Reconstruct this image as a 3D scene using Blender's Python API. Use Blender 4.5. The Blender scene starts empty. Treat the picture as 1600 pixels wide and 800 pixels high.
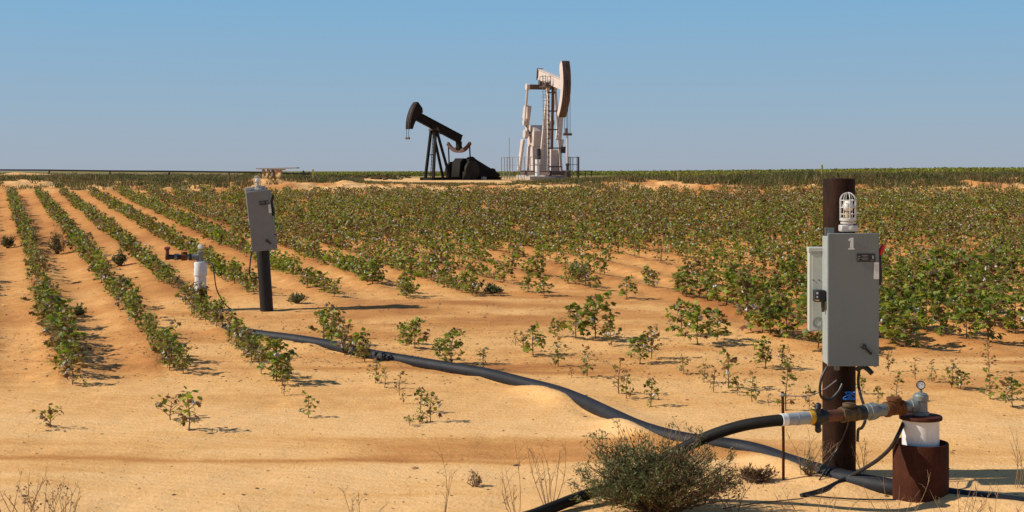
import bpy, math, random
import numpy as np
from mathutils import Vector, Matrix
random.seed(7); rng = np.random.default_rng(11)
S = bpy.context.scene; COL = S.collection
R = math.radians
F = 2200.0; HOR = 262.0; EYE = 2.306          # focal length in photo pixels, eye-level row, eye height
SLOPE = 0.02455

def at(px, py, Y): return Vector(((px-800)*Y/F, Y, EYE-(py-HOR)*Y/F))
def depth_on_field(py, up=0.0): return F*(2.564-up)/(py-208)

# ------------------------------------------------------------------ noise
def vnoise(x, y, seed=0):
    x = np.asarray(x, dtype=np.float64); y = np.asarray(y, dtype=np.float64)
    xi = np.floor(x).astype(np.int64); yi = np.floor(y).astype(np.int64)
    xf = x-xi; yf = y-yi
    def hsh(a, b):
        n = (a*374761393 + b*668265263 + seed*982451653) & 0xffffffff
        n = ((n ^ (n >> 13))*1274126177) & 0xffffffff
        return ((n ^ (n >> 16)) & 0xffff)/65535.0
    u = xf*xf*(3-2*xf); v = yf*yf*(3-2*yf)
    a = hsh(xi, yi)*(1-u)+hsh(xi+1, yi)*u
    b = hsh(xi, yi+1)*(1-u)+hsh(xi+1, yi+1)*u
    return (a*(1-v)+b*v)*2-1
def fbm(x, y, seed=0, o=3):
    s = 0; a = 1.0; t = 0
    for i in range(o):
        s = s+a*vnoise(x*2**i, y*2**i, seed+i*17); t += a; a *= .5
    return s/t
def sstep(a, b, x):
    t = np.clip((x-a)/(b-a), 0, 1); return t*t*(3-2*t)

# ------------------------------------------------------------------ pipeline course (world)
PIPE_PX = [(352,514),(386,521),(420,526),(460,531),(510,539),(545,547),(580,555),(640,565),(700,575),(760,585),(820,600),(870,613),(910,628),(955,649),(1000,669),(1050,684),(1100,693),(1150,699),(1190,708),(1230,722),(1270,735),(1310,746),(1350,755),(1400,764),(1460,771),(1520,777),(1600,784),(1700,795)]
PIPE_UP = 0.031
PIPE_R = 0.068
PIPE_XY = np.array([[(px-800)*depth_on_field(py,PIPE_UP)/F, depth_on_field(py,PIPE_UP)] for px, py in PIPE_PX])
def resample(P, n):
    P = np.array(P, dtype=float)
    # Catmull-Rom through the points
    out = []
    m = len(P)
    for i in range(m-1):
        p0 = P[max(i-1,0)]; p1 = P[i]; p2 = P[i+1]; p3 = P[min(i+2,m-1)]
        for k in range(n):
            t = k/n
            out.append(.5*((2*p1)+(-p0+p2)*t+(2*p0-5*p1+4*p2-p3)*t*t+(-p0+3*p1-3*p2+p3)*t**3))
    out.append(P[-1]); return np.array(out)
PIPE_S = resample(PIPE_XY, 5)
def pipe_dist(x, y):
    """distance to the pipe's course, signed side (+ = nearer the road), and station along it"""
    best = np.full(x.shape, 1e9); side = np.zeros(x.shape); st = np.zeros(x.shape); acc = 0
    for i in range(len(PIPE_S)-1):
        a = PIPE_S[i]; b = PIPE_S[i+1]; d = b-a; L = math.hypot(*d)
        t = np.clip(((x-a[0])*d[0]+(y-a[1])*d[1])/(L*L), 0, 1)
        qx = a[0]+t*d[0]; qy = a[1]+t*d[1]
        dd = np.hypot(x-qx, y-qy); m = dd < best
        best = np.where(m, dd, best); side = np.where(m, qy-y, side); st = np.where(m, acc+t*L, st); acc += L
    return best, side, st

# ------------------------------------------------------------------ terrain
ROWS = [-1.45,-.3,.82,1.95,2.96,4.15,5.3,6.5]
while ROWS[-1] < 48: ROWS.append(ROWS[-1]+1.1)
FRONT_U = [-300,100,101,250,252,470,472,575,650,740,850,960,1080,1150,1230,1320,1420,1500,1600,1900]
FRONT_Y = [610,610,594,594,478,470,474,472,460,455,459,455,480,515,545,552,556,556,547,540]
def front(u): return np.interp(u, FRONT_U, FRONT_Y)
PU = [450,640,780,1000,1500]
PY_ = [60,64.5,80,130,200,300,800,4000]
PROF = [[-1.091,-.60,-.66,-1.20,-1.50,-1.62,-2.8,-15],
        [-1.091,-.84,-.90,-1.33,-1.33,-1.50,-3.0,-15],
        [-1.091,-.84,-.90,-1.33,-1.33,-1.50,-3.0,-15],
        [-1.091,-.60,-.68,-1.25,-1.25,-1.35,-3.0,-15],
        [-1.091,-.56,-.60,-.85,-.75,-.58,-3.0,-15]]
def base_h(x, y):
    pl = -2.564+SLOPE*np.maximum(y, 2.0)
    u = 800+F*x/np.maximum(y, 1.0)
    prs = np.array([np.interp(y, PY_, p) for p in PROF])
    w = np.interp(u, PU, np.arange(len(PU))); i = np.clip(w.astype(int), 0, len(PU)-2); f = w-i
    far = np.take_along_axis(prs, i[None], 0)[0]*(1-f)+np.take_along_axis(prs, i[None]+1, 0)[0]*f
    return EYE+np.where(y < 60, pl, far)
def field_mask(x, y):
    u = 800+F*x/np.maximum(y, 1.0); py = 208+F*2.564/np.maximum(y, 1.0)
    return sstep(-12, 25, front(u)-py)*(y < 60)*(y > 8)
ROW_A = np.array(ROWS)
def row_dist(x, y):
    r = x+.3705*y
    i = np.clip(np.searchsorted(ROW_A, r), 1, len(ROW_A)-1)
    return np.minimum(np.abs(r-ROW_A[i-1]), np.abs(r-ROW_A[i]))
def H(x, y, full=True):
    x = np.asarray(x, dtype=float); y = np.asarray(y, dtype=float)
    h = base_h(x, y)
    near = (y > 4)*(y < 62)
    h = h+near*(.030*fbm(x*.55, y*.4, 3)+.013*fbm(x*2.6, y*2.2, 5)+.006*fbm(x*9, y*8, 6, 2)*sstep(11.5,14,y))
    fm = field_mask(x, y)
    rd = row_dist(x, y)
    h = h+fm*.032*np.cos(np.minimum(rd, .55)/.55*math.pi)
    h = h+fm*.030*fbm(x*5, y*5, 21, 3)
    bm = sstep(58.8, 60.5, y)*(1-sstep(65, 68, y))
    h = h+bm*(.16*fbm(x*.8, y*.9, 9)+.10*fbm(x*2.3, y*2.0, 12))
    h = h+sstep(67, 70, y)*(1-sstep(120, 130, y))*.05*fbm(x*.4, y*.3, 14)
    h = h+sstep(240, 300, y)*.12*fbm(x*.05, y*.05, 15)
    # spoil heap by the far pipe run
    h = h+1.05*np.exp(-(((x+34.4)/1.15)**2+((y-100)/1.6)**2))*(1+.12*fbm(x*2, y*2, 8))+.38*np.exp(-(((x+33.0)/1.5)**2+((y-100)/1.6)**2))
    # low dry wash in the bare ground
    h = h+.05*np.exp(-(((x+1.3)/1.6)**2+((y-20.6)/.9)**2))
    if full:
        m = (x > -6)*(x < 6)*(y > 8.5)*(y < 20)
        if np.any(m):
            xs = x[m]; ys = y[m]
            d, s, st = pipe_dist(xs, ys)
            sc = np.clip(.5+.9*vnoise(st*1.15, st*0+.5, 31)+.35*vnoise(st*3.1, st*0+.5, 33), 0, 1.15)
            mound = np.where(s > 0, (.004+.078*sc)*np.exp(-((d-.10)/.15)**2), .03*np.exp(-((d-.1)/.22)**2))
            ditch = np.where(s > 0, -.022*(1-np.clip(sc,0,1))*np.exp(-((d-.10)/.09)**2), 0)
            h[m] = h[m]+mound+ditch
    return h
def gz(x, y): return float(H(np.array([float(x)]), np.array([float(y)]))[0])
def foot(px, py):
    Y = depth_on_field(py)
    for _ in range(4):
        X = (px-800)*Y/F; z = gz(X, Y)
        Y = F*(EYE-z)/(py-HOR)
    X = (px-800)*Y/F
    return Vector((X, Y, gz(X, Y)))

# ------------------------------------------------------------------ materials
def new_mat(name):
    m = bpy.data.materials.new(name); m.use_nodes = True
    nt = m.node_tree; b = nt.nodes['Principled BSDF']; return m, nt, b
def N(nt, t, **k):
    n = nt.nodes.new(t)
    for a, v in k.items(): setattr(n, a, v)
    return n
def ramp(nt, stops, src):
    r = N(nt, 'ShaderNodeValToRGB'); e = r.color_ramp.elements
    while len(e) < len(stops): e.new(.5)
    for i, (p, c) in enumerate(stops):
        e[i].position = p; e[i].color = (*c, 1) if len(c) == 3 else c
    nt.links.new(src, r.inputs[0]); return r
def noise(nt, scale, vec=None, detail=4, rough=.55, dist=0):
    n = N(nt, 'ShaderNodeTexNoise'); n.inputs['Scale'].default_value = scale; n.inputs['Detail'].default_value = detail
    n.inputs['Roughness'].default_value = rough; n.inputs['Distortion'].default_value = dist
    if vec is not None: nt.links.new(vec, n.inputs['Vector'])
    return n
def mapping(nt, scale, src='Object'):
    tc = N(nt, 'ShaderNodeTexCoord'); mp = N(nt, 'ShaderNodeMapping'); mp.inputs['Scale'].default_value = scale
    nt.links.new(tc.outputs[src], mp.inputs['Vector']); return mp.outputs[0]
def surf(name, stops, rough=.6, metal=0, scale=6, stretch=(1,1,1), bump=.15, bscale=None, spec=.4, fine=None):
    """a weathered surface: two noises mixed through a colour ramp, a rough bump and varied roughness"""
    m, nt, b = new_mat(name)
    v = mapping(nt, stretch)
    n1 = noise(nt, scale, v, 6, .62)
    n2 = noise(nt, scale*7, v, 4, .6)
    mx = N(nt, 'ShaderNodeMix'); mx.data_type = 'FLOAT'; mx.inputs[0].default_value = .35
    nt.links.new(n1.outputs[0], mx.inputs[2]); nt.links.new(n2.outputs[0], mx.inputs[3])
    r = ramp(nt, stops, mx.outputs[0]); nt.links.new(r.outputs[0], b.inputs['Base Color'])
    mr = N(nt, 'ShaderNodeMapRange'); mr.inputs[3].default_value = max(0, rough-.15); mr.inputs[4].default_value = min(1, rough+.15)
    nt.links.new(n2.outputs[0], mr.inputs[0]); nt.links.new(mr.outputs[0], b.inputs['Roughness'])
    b.inputs['Metallic'].default_value = metal; b.inputs['Specular IOR Level'].default_value = spec
    if bump:
        bp = N(nt, 'ShaderNodeBump'); bp.inputs['Strength'].default_value = bump; bp.inputs['Distance'].default_value = .01
        n3 = noise(nt, bscale or scale*9, v, 3, .6); nt.links.new(n3.outputs[0], bp.inputs['Height']); nt.links.new(bp.outputs[0], b.inputs['Normal'])
    return m
def leafmat(name, trans=.3, rough=.5, spec=.3):
    m, nt, b = new_mat(name)
    at_ = N(nt, 'ShaderNodeAttribute'); at_.attribute_name = 'Col'
    b.inputs['Roughness'].default_value = rough; b.inputs['Specular IOR Level'].default_value = spec
    nt.links.new(at_.outputs['Color'], b.inputs['Base Color'])
    tr = N(nt, 'ShaderNodeBsdfTranslucent')
    hs = N(nt, 'ShaderNodeHueSaturation'); hs.inputs['Value'].default_value = 1.5; hs.inputs['Saturation'].default_value = 1.1
    nt.links.new(at_.outputs['Color'], hs.inputs['Color']); nt.links.new(hs.outputs[0], tr.inputs[0])
    mx = N(nt, 'ShaderNodeMixShader'); mx.inputs[0].default_value = trans
    out = nt.nodes['Material Output']
    nt.links.new(b.outputs[0], mx.inputs[1]); nt.links.new(tr.outputs[0], mx.inputs[2]); nt.links.new(mx.outputs[0], out.inputs[0])
    return m
def sandmat():
    m, nt, b = new_mat('sand_soil')
    tc = N(nt, 'ShaderNodeTexCoord'); vec = tc.outputs['Object']
    soil = N(nt, 'ShaderNodeAttribute'); soil.attribute_name = 'Soil'
    red = N(nt, 'ShaderNodeAttribute'); red.attribute_name = 'Red'
    v2 = mapping(nt, (.35, 1.4, 1)); n_streak = noise(nt, 1.6, v2, 6, .62, .6)
    n_mid = noise(nt, 5, vec, 8, .72); n_fine = noise(nt, 95, vec, 4, .7)
    ma = N(nt, 'ShaderNodeMath', operation='MULTIPLY_ADD'); ma.inputs[1].default_value = .60
    nt.links.new(n_streak.outputs[0], ma.inputs[0]); nt.links.new(soil.outputs['Fac'], ma.inputs[2])
    mb = N(nt, 'ShaderNodeMath', operation='MULTIPLY_ADD'); mb.inputs[1].default_value = .62
    nt.links.new(n_mid.outputs[0], mb.inputs[0]); nt.links.new(ma.outputs[0], mb.inputs[2])
    mc = N(nt, 'ShaderNodeMath', operation='SUBTRACT'); mc.inputs[1].default_value = .585
    nt.links.new(mb.outputs[0], mc.inputs[0])
    r = ramp(nt, [(0,(.86,.515,.225)),(.28,(.78,.425,.155)),(.6,(.60,.275,.085)),(1,(.42,.165,.05))], mc.outputs[0])
    mix = N(nt, 'ShaderNodeMix'); mix.data_type = 'RGBA'; mix.inputs[7].default_value = (.60,.235,.065,1)
    nt.links.new(red.outputs['Fac'], mix.inputs[0]); nt.links.new(r.outputs[0], mix.inputs[6])
    vg = N(nt, 'ShaderNodeAttribute'); vg.attribute_name = 'Veg'
    mixv = N(nt, 'ShaderNodeMix'); mixv.data_type = 'RGBA'; mixv.inputs[7].default_value = (.16,.15,.05,1)
    nt.links.new(vg.outputs['Fac'], mixv.inputs[0]); nt.links.new(mix.outputs[2], mixv.inputs[6]); mix = mixv
    # fine grain: light and dark grains
    gr = ramp(nt, [(.3,(.72,.69,.66)),(.5,(1,1,1)),(.72,(1.12,1.10,1.06))], n_fine.outputs[0])
    mul = N(nt, 'ShaderNodeMix'); mul.data_type = 'RGBA'; mul.blend_type = 'MULTIPLY'; mul.inputs[0].default_value = .75
    nt.links.new(mix.outputs[2], mul.inputs[6]); nt.links.new(gr.outputs[0], mul.inputs[7])
    nt.links.new(mul.outputs[2], b.inputs['Base Color'])
    b.inputs['Roughness'].default_value = .92; b.inputs['Specular IOR Level'].default_value = .12
    # wind ripples and grain relief
    wv = N(nt, 'ShaderNodeTexWave'); wv.bands_direction = 'DIAGONAL'; wv.inputs['Scale'].default_value = 3.4; wv.inputs['Distortion'].default_value = 5.5
    wv.inputs['Detail'].default_value = 3; wv.inputs['Detail Scale'].default_value = .8
    mpw = mapping(nt, (.55, 1.5, .3)); nt.links.new(mpw, wv.inputs['Vector'])
    b1 = N(nt, 'ShaderNodeBump'); b1.inputs['Strength'].default_value = .14; b1.inputs['Distance'].default_value = .02
    nt.links.new(wv.outputs['Fac'], b1.inputs['Height'])
    n_b = noise(nt, 26, vec, 6, .68)
    b2 = N(nt, 'ShaderNodeBump'); b2.inputs['Strength'].default_value = .75; b2.inputs['Distance'].default_value = .02
    nt.links.new(n_b.outputs[0], b2.inputs['Height']); nt.links.new(b1.outputs[0], b2.inputs['Normal']); nt.links.new(b2.outputs[0], b.inputs['Normal'])
    return m
M = {}
M['sand'] = sandmat()
M['leaf'] = leafmat('cotton_leaf', .36, .5)
M['weed'] = leafmat('weed_leaf', .22, .6)
M['drygrass'] = leafmat('dry_grass', .18, .7, .15)
M['lint'] = leafmat('cotton_lint', .1, .95, .05)
M['stem'] = surf('plant_stem', [(.3,(.10,.055,.03)),(.7,(.20,.11,.055))], .7, scale=30, bump=.2)
M['twig'] = surf('dry_twig', [(.3,(.20,.115,.055)),(.7,(.38,.24,.12))], .8, scale=30, bump=.1)
M['steelpost'] = surf('rust_brown_post', [(.25,(.008,.004,.003)),(.45,(.018,.008,.0045)),(.62,(.042,.016,.008)),(.8,(.085,.034,.015))], .75, spec=.12, scale=5, stretch=(3,3,.7), bump=.35)
M['blackpost'] = surf('black_creosote', [(.3,(.006,.006,.006)),(.7,(.022,.019,.017))], .6, scale=8, stretch=(4,4,.6), bump=.4)
M['rust'] = surf('rusty_casing', [(.25,(.024,.008,.0045)),(.5,(.058,.017,.008)),(.7,(.10,.030,.013)),(.9,(.16,.062,.025))], .75, spec=.12, scale=4, stretch=(2,2,1), bump=.35)
M['rustlight'] = surf('orange_rust_fitting', [(.25,(.05,.021,.010)),(.5,(.14,.055,.020)),(.8,(.26,.12,.05))], .8, spec=.15, scale=22, bump=.5)
M['rustpipe'] = surf('brown_rust_pipe', [(.25,(.05,.018,.010)),(.5,(.13,.045,.02)),(.8,(.24,.10,.05))], .6, scale=18, bump=.3)
M['galv'] = surf('galvanised_fitting', [(.25,(.10,.11,.105)),(.5,(.21,.23,.22)),(.8,(.34,.36,.34))], .5, metal=.3, scale=20, bump=.25)
M['graypvc'] = surf('grey_pvc', [(.3,(.26,.29,.30)),(.7,(.36,.39,.40))], .5, scale=10, bump=.05)
M['whitepvc'] = surf('white_pvc', [(.25,(.66,.63,.58)),(.6,(.80,.78,.75))], .45, scale=6, stretch=(1,1,.5), bump=.04)
M['boxgrey'] = surf('grey_enamel', [(.25,(.28,.30,.29)),(.5,(.32,.345,.335)),(.8,(.36,.38,.37))], .42, scale=3, stretch=(1,1,.6), bump=.03)  # sunlit side painted in: cabinet tone raised above the door's
M['boxdoor_shaded'] = surf('grey_enamel_door_shaded', [(.22,(.14,.155,.150)),(.45,(.178,.202,.198)),(.62,(.184,.208,.203)),(.85,(.215,.225,.21))], .5, scale=5, stretch=(3,3,.35), bump=.04)  # shade of the front face painted in: darker cabinet enamel, with wear streaks
M['boxgrey_dull'] = surf('grey_enamel_weathered', [(.25,(.155,.16,.15)),(.5,(.18,.186,.175)),(.8,(.21,.213,.20))], .5, scale=3, stretch=(1,1,.6), bump=.03)
M['boxlight'] = surf('pale_grey_enamel', [(.25,(.40,.42,.37)),(.6,(.48,.50,.45))], .5, scale=3, bump=.03)
M['black'] = surf('black_plastic', [(.3,(.010,.010,.011)),(.7,(.026,.025,.025))], .45, scale=12, bump=.08)
M['hose'] = surf('black_rubber_hose', [(.25,(.005,.005,.005)),(.55,(.013,.012,.011)),(.85,(.05,.038,.026))], .7, scale=9, bump=.15, spec=.2)
M['polypipe'] = surf('dark_poly_pipe', [(.22,(.008,.008,.011)),(.5,(.015,.0155,.020)),(.70,(.026,.025,.028)),(.86,(.12,.078,.045))], .62, scale=3.5, bump=.08, spec=.25)
M['red'] = surf('red_plastic', [(.3,(.40,.012,.014)),(.7,(.55,.025,.025))], .35, scale=10, bump=.03)
M['redold'] = surf('faded_red_paint', [(.3,(.10,.018,.014)),(.7,(.20,.035,.025))], .6, scale=10, bump=.1)
M['yellow'] = surf('yellow_plastic', [(.3,(.52,.25,.015)),(.7,(.70,.38,.03))], .5, scale=20, bump=.1)
M['brass'] = surf('old_brass', [(.3,(.045,.028,.013)),(.7,(.15,.10,.042))], .6, metal=.2, scale=20, bump=.3)
M['white'] = surf('white_paint', [(.3,(.68,.68,.66)),(.7,(.82,.82,.80))], .5, scale=15, bump=.03)
M['plate'] = surf('black_nameplate', [(.3,(.012,.012,.013)),(.7,(.035,.035,.036))], .4, scale=60, bump=0)
M['paleprint'] = surf('pale_print', [(.3,(.30,.30,.29)),(.7,(.42,.42,.40))], .5, scale=60, bump=0)
M['blue'] = surf('blue_tape', [(.3,(.02,.14,.55)),(.7,(.05,.25,.75))], .5, scale=20, bump=.1)
M['navy'] = surf('dark_blue_plastic', [(.3,(.012,.022,.055)),(.7,(.03,.05,.11))], .35, scale=10, bump=.02)
M['cage'] = surf('cast_aluminium', [(.3,(.50,.49,.46)),(.7,(.64,.63,.60))], .45, metal=.25, scale=20, bump=.1)
M['bulbglass'] = surf('frosted_bulb', [(.3,(.70,.68,.62)),(.7,(.80,.78,.74))], .3, scale=6, bump=0)
M['socket'] = surf('tan_socket', [(.3,(.40,.30,.17)),(.7,(.50,.40,.24))], .5, scale=10, bump=.05)
M['jackblack'] = surf('dark_rusty_paint', [(.25,(.005,.004,.004)),(.5,(.010,.008,.007)),(.75,(.024,.014,.010)),(.92,(.07,.03,.018))], .7, spec=.12, scale=1.2, stretch=(1,1,.6), bump=.2)
M['jackrust'] = surf('rusty_jack_face', [(.25,(.06,.026,.018)),(.6,(.13,.062,.045)),(.85,(.20,.10,.07))], .6, scale=1.6, bump=.2)
M['jackdull'] = surf('dull_brown_guard', [(.25,(.016,.012,.009)),(.6,(.034,.025,.018)),(.85,(.07,.045,.03))], .65, spec=.15, scale=1.2, bump=.15)
M['jackwhite'] = surf('chalky_pink_paint', [(.22,(.30,.19,.145)),(.42,(.56,.46,.41)),(.75,(.68,.60,.55))], .6, scale=1.3, stretch=(1,1,.5), bump=.1)
M['jackbrown'] = surf('faded_brown_paint', [(.25,(.075,.045,.035)),(.6,(.13,.08,.065)),(.85,(.22,.15,.12))], .6, scale=1.6, bump=.15)
M['darksteel'] = surf('dark_steel', [(.3,(.03,.026,.024)),(.7,(.08,.06,.05))], .5, metal=.3, scale=4, bump=.1)
M['railgrey'] = surf('weathered_rail', [(.3,(.22,.19,.175)),(.7,(.34,.30,.28))], .5, metal=.2, scale=4, bump=.1)
M['concrete'] = surf('pad_concrete', [(.3,(.34,.29,.25)),(.7,(.48,.43,.38))], .85, scale=2, bump=.3)
M['timber'] = surf('new_timber', [(.25,(.50,.32,.14)),(.6,(.62,.42,.20)),(.85,(.70,.50,.27))], .7, scale=2.5, stretch=(.4,3,3), bump=.2)
M['greytimber'] = surf('weathered_timber', [(.25,(.14,.09,.06)),(.6,(.25,.18,.12)),(.85,(.36,.28,.20))], .8, scale=2.5, stretch=(.3,3,3), bump=.3)
M['stakeyellow'] = surf('yellow_marker', [(.3,(.58,.46,.10)),(.7,(.70,.58,.18))], .6, scale=10, bump=.05)
M['debris'] = surf('dead_leaf_litter', [(.25,(.045,.022,.012)),(.6,(.11,.055,.03)),(.9,(.25,.14,.07))], .85, scale=14, bump=.3)
M['clod'] = surf('earth_clods', [(.25,(.25,.12,.05)),(.6,(.42,.22,.095)),(.9,(.58,.36,.18))], .95, scale=9, bump=.5)

# ------------------------------------------------------------------ mesh builder
def ortho(d):
    d = Vector(d).normalized()
    a = Vector((0,0,1)) if abs(d.z) < .9 else Vector((1,0,0))
    s = d.cross(a).normalized(); return s, s.cross(d).normalized()
class MB:
    def __init__(s): s.v = []; s.f = []
    def add(s, vs, fs):
        o = len(s.v); s.v += [tuple(v) for v in vs]; s.f += [tuple(i+o for i in f) for f in fs]; return s
    def box(s, c, size, rot=None):
        c = Vector(c); hx, hy, hz = [k/2 for k in size]
        vs = [Vector((x,y,z)) for x in (-hx,hx) for y in (-hy,hy) for z in (-hz,hz)]
        if rot is not None: vs = [rot @ v for v in vs]
        return s.add([v+c for v in vs], [(0,1,3,2),(4,6,7,5),(0,4,5,1),(2,3,7,6),(0,2,6,4),(1,5,7,3)])
    def beam(s, p0, p1, w, h, up=(0,0,1)):
        """a rectangular bar from p0 to p1: w across, h in the up direction"""
        p0 = Vector(p0); p1 = Vector(p1); d = (p1-p0); L = d.length; d.normalize()
        sd = d.cross(Vector(up)); sd = sd.normalized() if sd.length > 1e-4 else ortho(d)[0]
        u = sd.cross(d).normalized(); rot = Matrix((d, sd, u)).transposed()
        return s.box((p0+p1)/2, (L, w, h), rot)
    def cyl(s, p0, p1, r0, r1=None, n=20, cap=True):
        r1 = r0 if r1 is None else r1
        return s.tube([p0, p1], [r0, r1], n, cap)
    def tube(s, pts, r, n=8, cap=True):
        pts = [Vector(p) for p in pts]; k = len(pts)
        rs = r if isinstance(r, (list, tuple, np.ndarray)) else [r]*k
        d0 = (pts[1]-pts[0]).normalized(); a, b = ortho(d0); o = len(s.v)
        for i in range(k):
            d = (pts[min(i+1,k-1)]-pts[max(i-1,0)]).normalized()
            a = (a-d*a.dot(d)).normalized(); b = a.cross(d).normalized()
            for j in range(n):
                t = 2*math.pi*j/n; s.v.append(tuple(pts[i]+(a*math.cos(t)+b*math.sin(t))*rs[i]))
        for i in range(k-1):
            for j in range(n):
                j2 = (j+1) % n; s.f.append((o+i*n+j, o+i*n+j2, o+(i+1)*n+j2, o+(i+1)*n+j))
        if cap:
            s.f.append(tuple(o+j for j in reversed(range(n)))); s.f.append(tuple(o+(k-1)*n+j for j in range(n)))
        return s
    def lathe(s, prof, c=(0,0,0), axis=(0,0,1), n=28):
        """profile of (radius, height) turned about an axis"""
        c = Vector(c); d = Vector(axis).normalized(); a, b = ortho(d); o = len(s.v); k = len(prof)
        for r, h in prof:
            for j in range(n):
                t = 2*math.pi*j/n; s.v.append(tuple(c+d*h+(a*math.cos(t)+b*math.sin(t))*max(r, 1e-4)))
        for i in range(k-1):
            for j in range(n):
                j2 = (j+1) % n; s.f.append((o+i*n+j, o+(i+1)*n+j, o+(i+1)*n+j2, o+i*n+j2))
        s.f.append(tuple(o+j for j in range(n))); s.f.append(tuple(o+(k-1)*n+j for j in reversed(range(n))))
        return s
    def prism(s, poly, y0, y1, fr=None):
        """polygon given in (x, z), extruded from y0 to y1; fr maps local points"""
        n = len(poly); vs = [Vector((x,y0,z)) for x, z in poly]+[Vector((x,y1,z)) for x, z in poly]
        if fr: vs = [fr(v) for v in vs]
        return s.add(vs, [tuple(range(n)), tuple(reversed(range(n, 2*n)))]+[(i, n+i, n+(i+1)%n, (i+1)%n) for i in range(n)])
    def ball(s, c, r, seg=12, rings=8, sc=(1,1,1)):
        c = Vector(c); vs = []; fs = []
        for i in range(rings+1):
            p = math.pi*i/rings
            for j in range(seg):
                t = 2*math.pi*j/seg; vs.append(c+Vector((r*sc[0]*math.sin(p)*math.cos(t), r*sc[1]*math.sin(p)*math.sin(t), r*sc[2]*math.cos(p))))
        for i in range(rings):
            for j in range(seg):
                j2 = (j+1)%seg; fs.append((i*seg+j, (i+1)*seg+j, (i+1)*seg+j2, i*seg+j2))
        return s.add(vs, fs)
    def build(s, name, mat, parent=None, bevel=0, smooth=True, angle=40, world=False):
        import bmesh
        me = bpy.data.meshes.new(name); off = Vector((0,0,0))
        if world and parent is not None: off = parent.location
        me.from_pydata([tuple(Vector(v)-off) for v in s.v], [], s.f)
        bm = bmesh.new(); bm.from_mesh(me); bmesh.ops.remove_doubles(bm, verts=bm.verts, dist=1e-6); bmesh.ops.recalc_face_normals(bm, faces=bm.faces); bm.to_mesh(me); bm.free()
        me.materials.append(mat)
        if smooth:
            me.polygons.foreach_set('use_smooth', [True]*len(me.polygons)); me.set_sharp_from_angle(angle=R(angle))
        o = bpy.data.objects.new(name, me); COL.objects.link(o); o.parent = parent
        if bevel:
            bv = o.modifiers.new('edge', 'BEVEL'); bv.width = bevel; bv.segments = 2; bv.limit_method = 'ANGLE'; bv.angle_limit = R(40)
        return o
def tag(o, label=None, cat=None, group=None, kind=None):
    if label: o['label'] = label
    if cat: o['category'] = cat
    if group: o['group'] = group
    if kind: o['kind'] = kind
    return o
def thing(name, label, cat, loc=(0,0,0), rot=(0,0,0), group=None):
    o = bpy.data.objects.new(name, None); COL.objects.link(o); o.location = loc; o.rotation_euler = rot; o.empty_display_size = .1
    return tag(o, label, cat, group)
def fast_mesh(name, V, faces_flat, counts, mat, col=None, parent=None, smooth=False):
    """mesh from flat numpy arrays, with a colour per point"""
    me = bpy.data.meshes.new(name); nv = len(V); nl = len(faces_flat); nf = len(counts)
    me.vertices.add(nv); me.vertices.foreach_set('co', np.asarray(V, dtype=np.float32).ravel())
    me.loops.add(nl); me.loops.foreach_set('vertex_index', np.asarray(faces_flat, dtype=np.int32))
    me.polygons.add(nf); st = np.zeros(nf, dtype=np.int32); st[1:] = np.cumsum(counts)[:-1]
    me.polygons.foreach_set('loop_start', st)
    if smooth: me.polygons.foreach_set('use_smooth', np.ones(nf, dtype=bool))
    me.update(calc_edges=True)
    if col is not None:
        a = me.attributes.new('Col', 'FLOAT_COLOR', 'POINT'); c = np.ones((nv, 4), dtype=np.float32); c[:, :3] = col
        a.data.foreach_set('color', c.ravel())
    me.materials.append(mat)
    o = bpy.data.objects.new(name, me); COL.objects.link(o); o.parent = parent
    return o

# ------------------------------------------------------------------ leaves in bulk
LOBED = (np.array([[0,0,0],[.18,-.30,-.02],[.02,-.52,-.10],[.34,-.40,-.02],[.55,-.58,-.12],[.62,-.24,0],[1.0,0,-.14],[.62,.24,0],[.55,.58,-.12],[.34,.40,-.02],[.02,.52,-.10],[.18,.30,-.02],[.42,0,.07]]),
         [(12,i,i+1) for i in range(11)]+[(12,11,0)])
LOBED[0][:, 0] -= 0.0
QUADL = (np.array([[0,0,0],[.5,-.48,-.10],[1,0,-.06],[.5,.48,-.10]]), [(0,1,2),(0,2,3)])
SLIM = (np.array([[0,0,0],[.5,-.14,-.02],[1,0,-.05],[.5,.14,-.02]]), [(0,1,2),(0,2,3)])
def unit(a): return a/np.maximum(np.linalg.norm(a, axis=1, keepdims=True), 1e-9)
def leaves(P, D, Nn, size, col, tmpl):
    """one leaf per row: base P, pointing along D, facing Nn"""
    T, tris = tmpl; D = unit(D); S_ = unit(np.cross(Nn, D)); U = np.cross(D, S_)
    V = P[:,None,:]+size[:,None,None]*(T[None,:,0,None]*D[:,None,:]+T[None,:,1,None]*S_[:,None,:]+T[None,:,2,None]*U[:,None,:])
    n = len(P); k = len(T); tr = np.array(tris)
    Fc = (tr[None]+(np.arange(n)*k)[:,None,None]).reshape(-1)
    return V.reshape(-1,3), Fc, np.full(n*len(tris), 3), np.repeat(col, k, axis=0)
GREENS = np.array([[.195,.245,.032],[.150,.200,.027],[.250,.290,.040],[.095,.130,.021],[.29,.28,.047]])
BROWNS = np.array([[.19,.085,.035],[.11,.055,.028],[.30,.18,.075],[.19,.125,.038],[.24,.15,.06]])
def leaf_cols(n, brown, g=rng):
    c = GREENS[g.integers(0, 5, n)]*g.uniform(.75, 1.3, (n,1)); b = BROWNS[g.integers(0, 5, n)]*g.uniform(.7, 1.3, (n,1))
    return np.where((g.random(n) < brown)[:,None], b, c)
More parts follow.
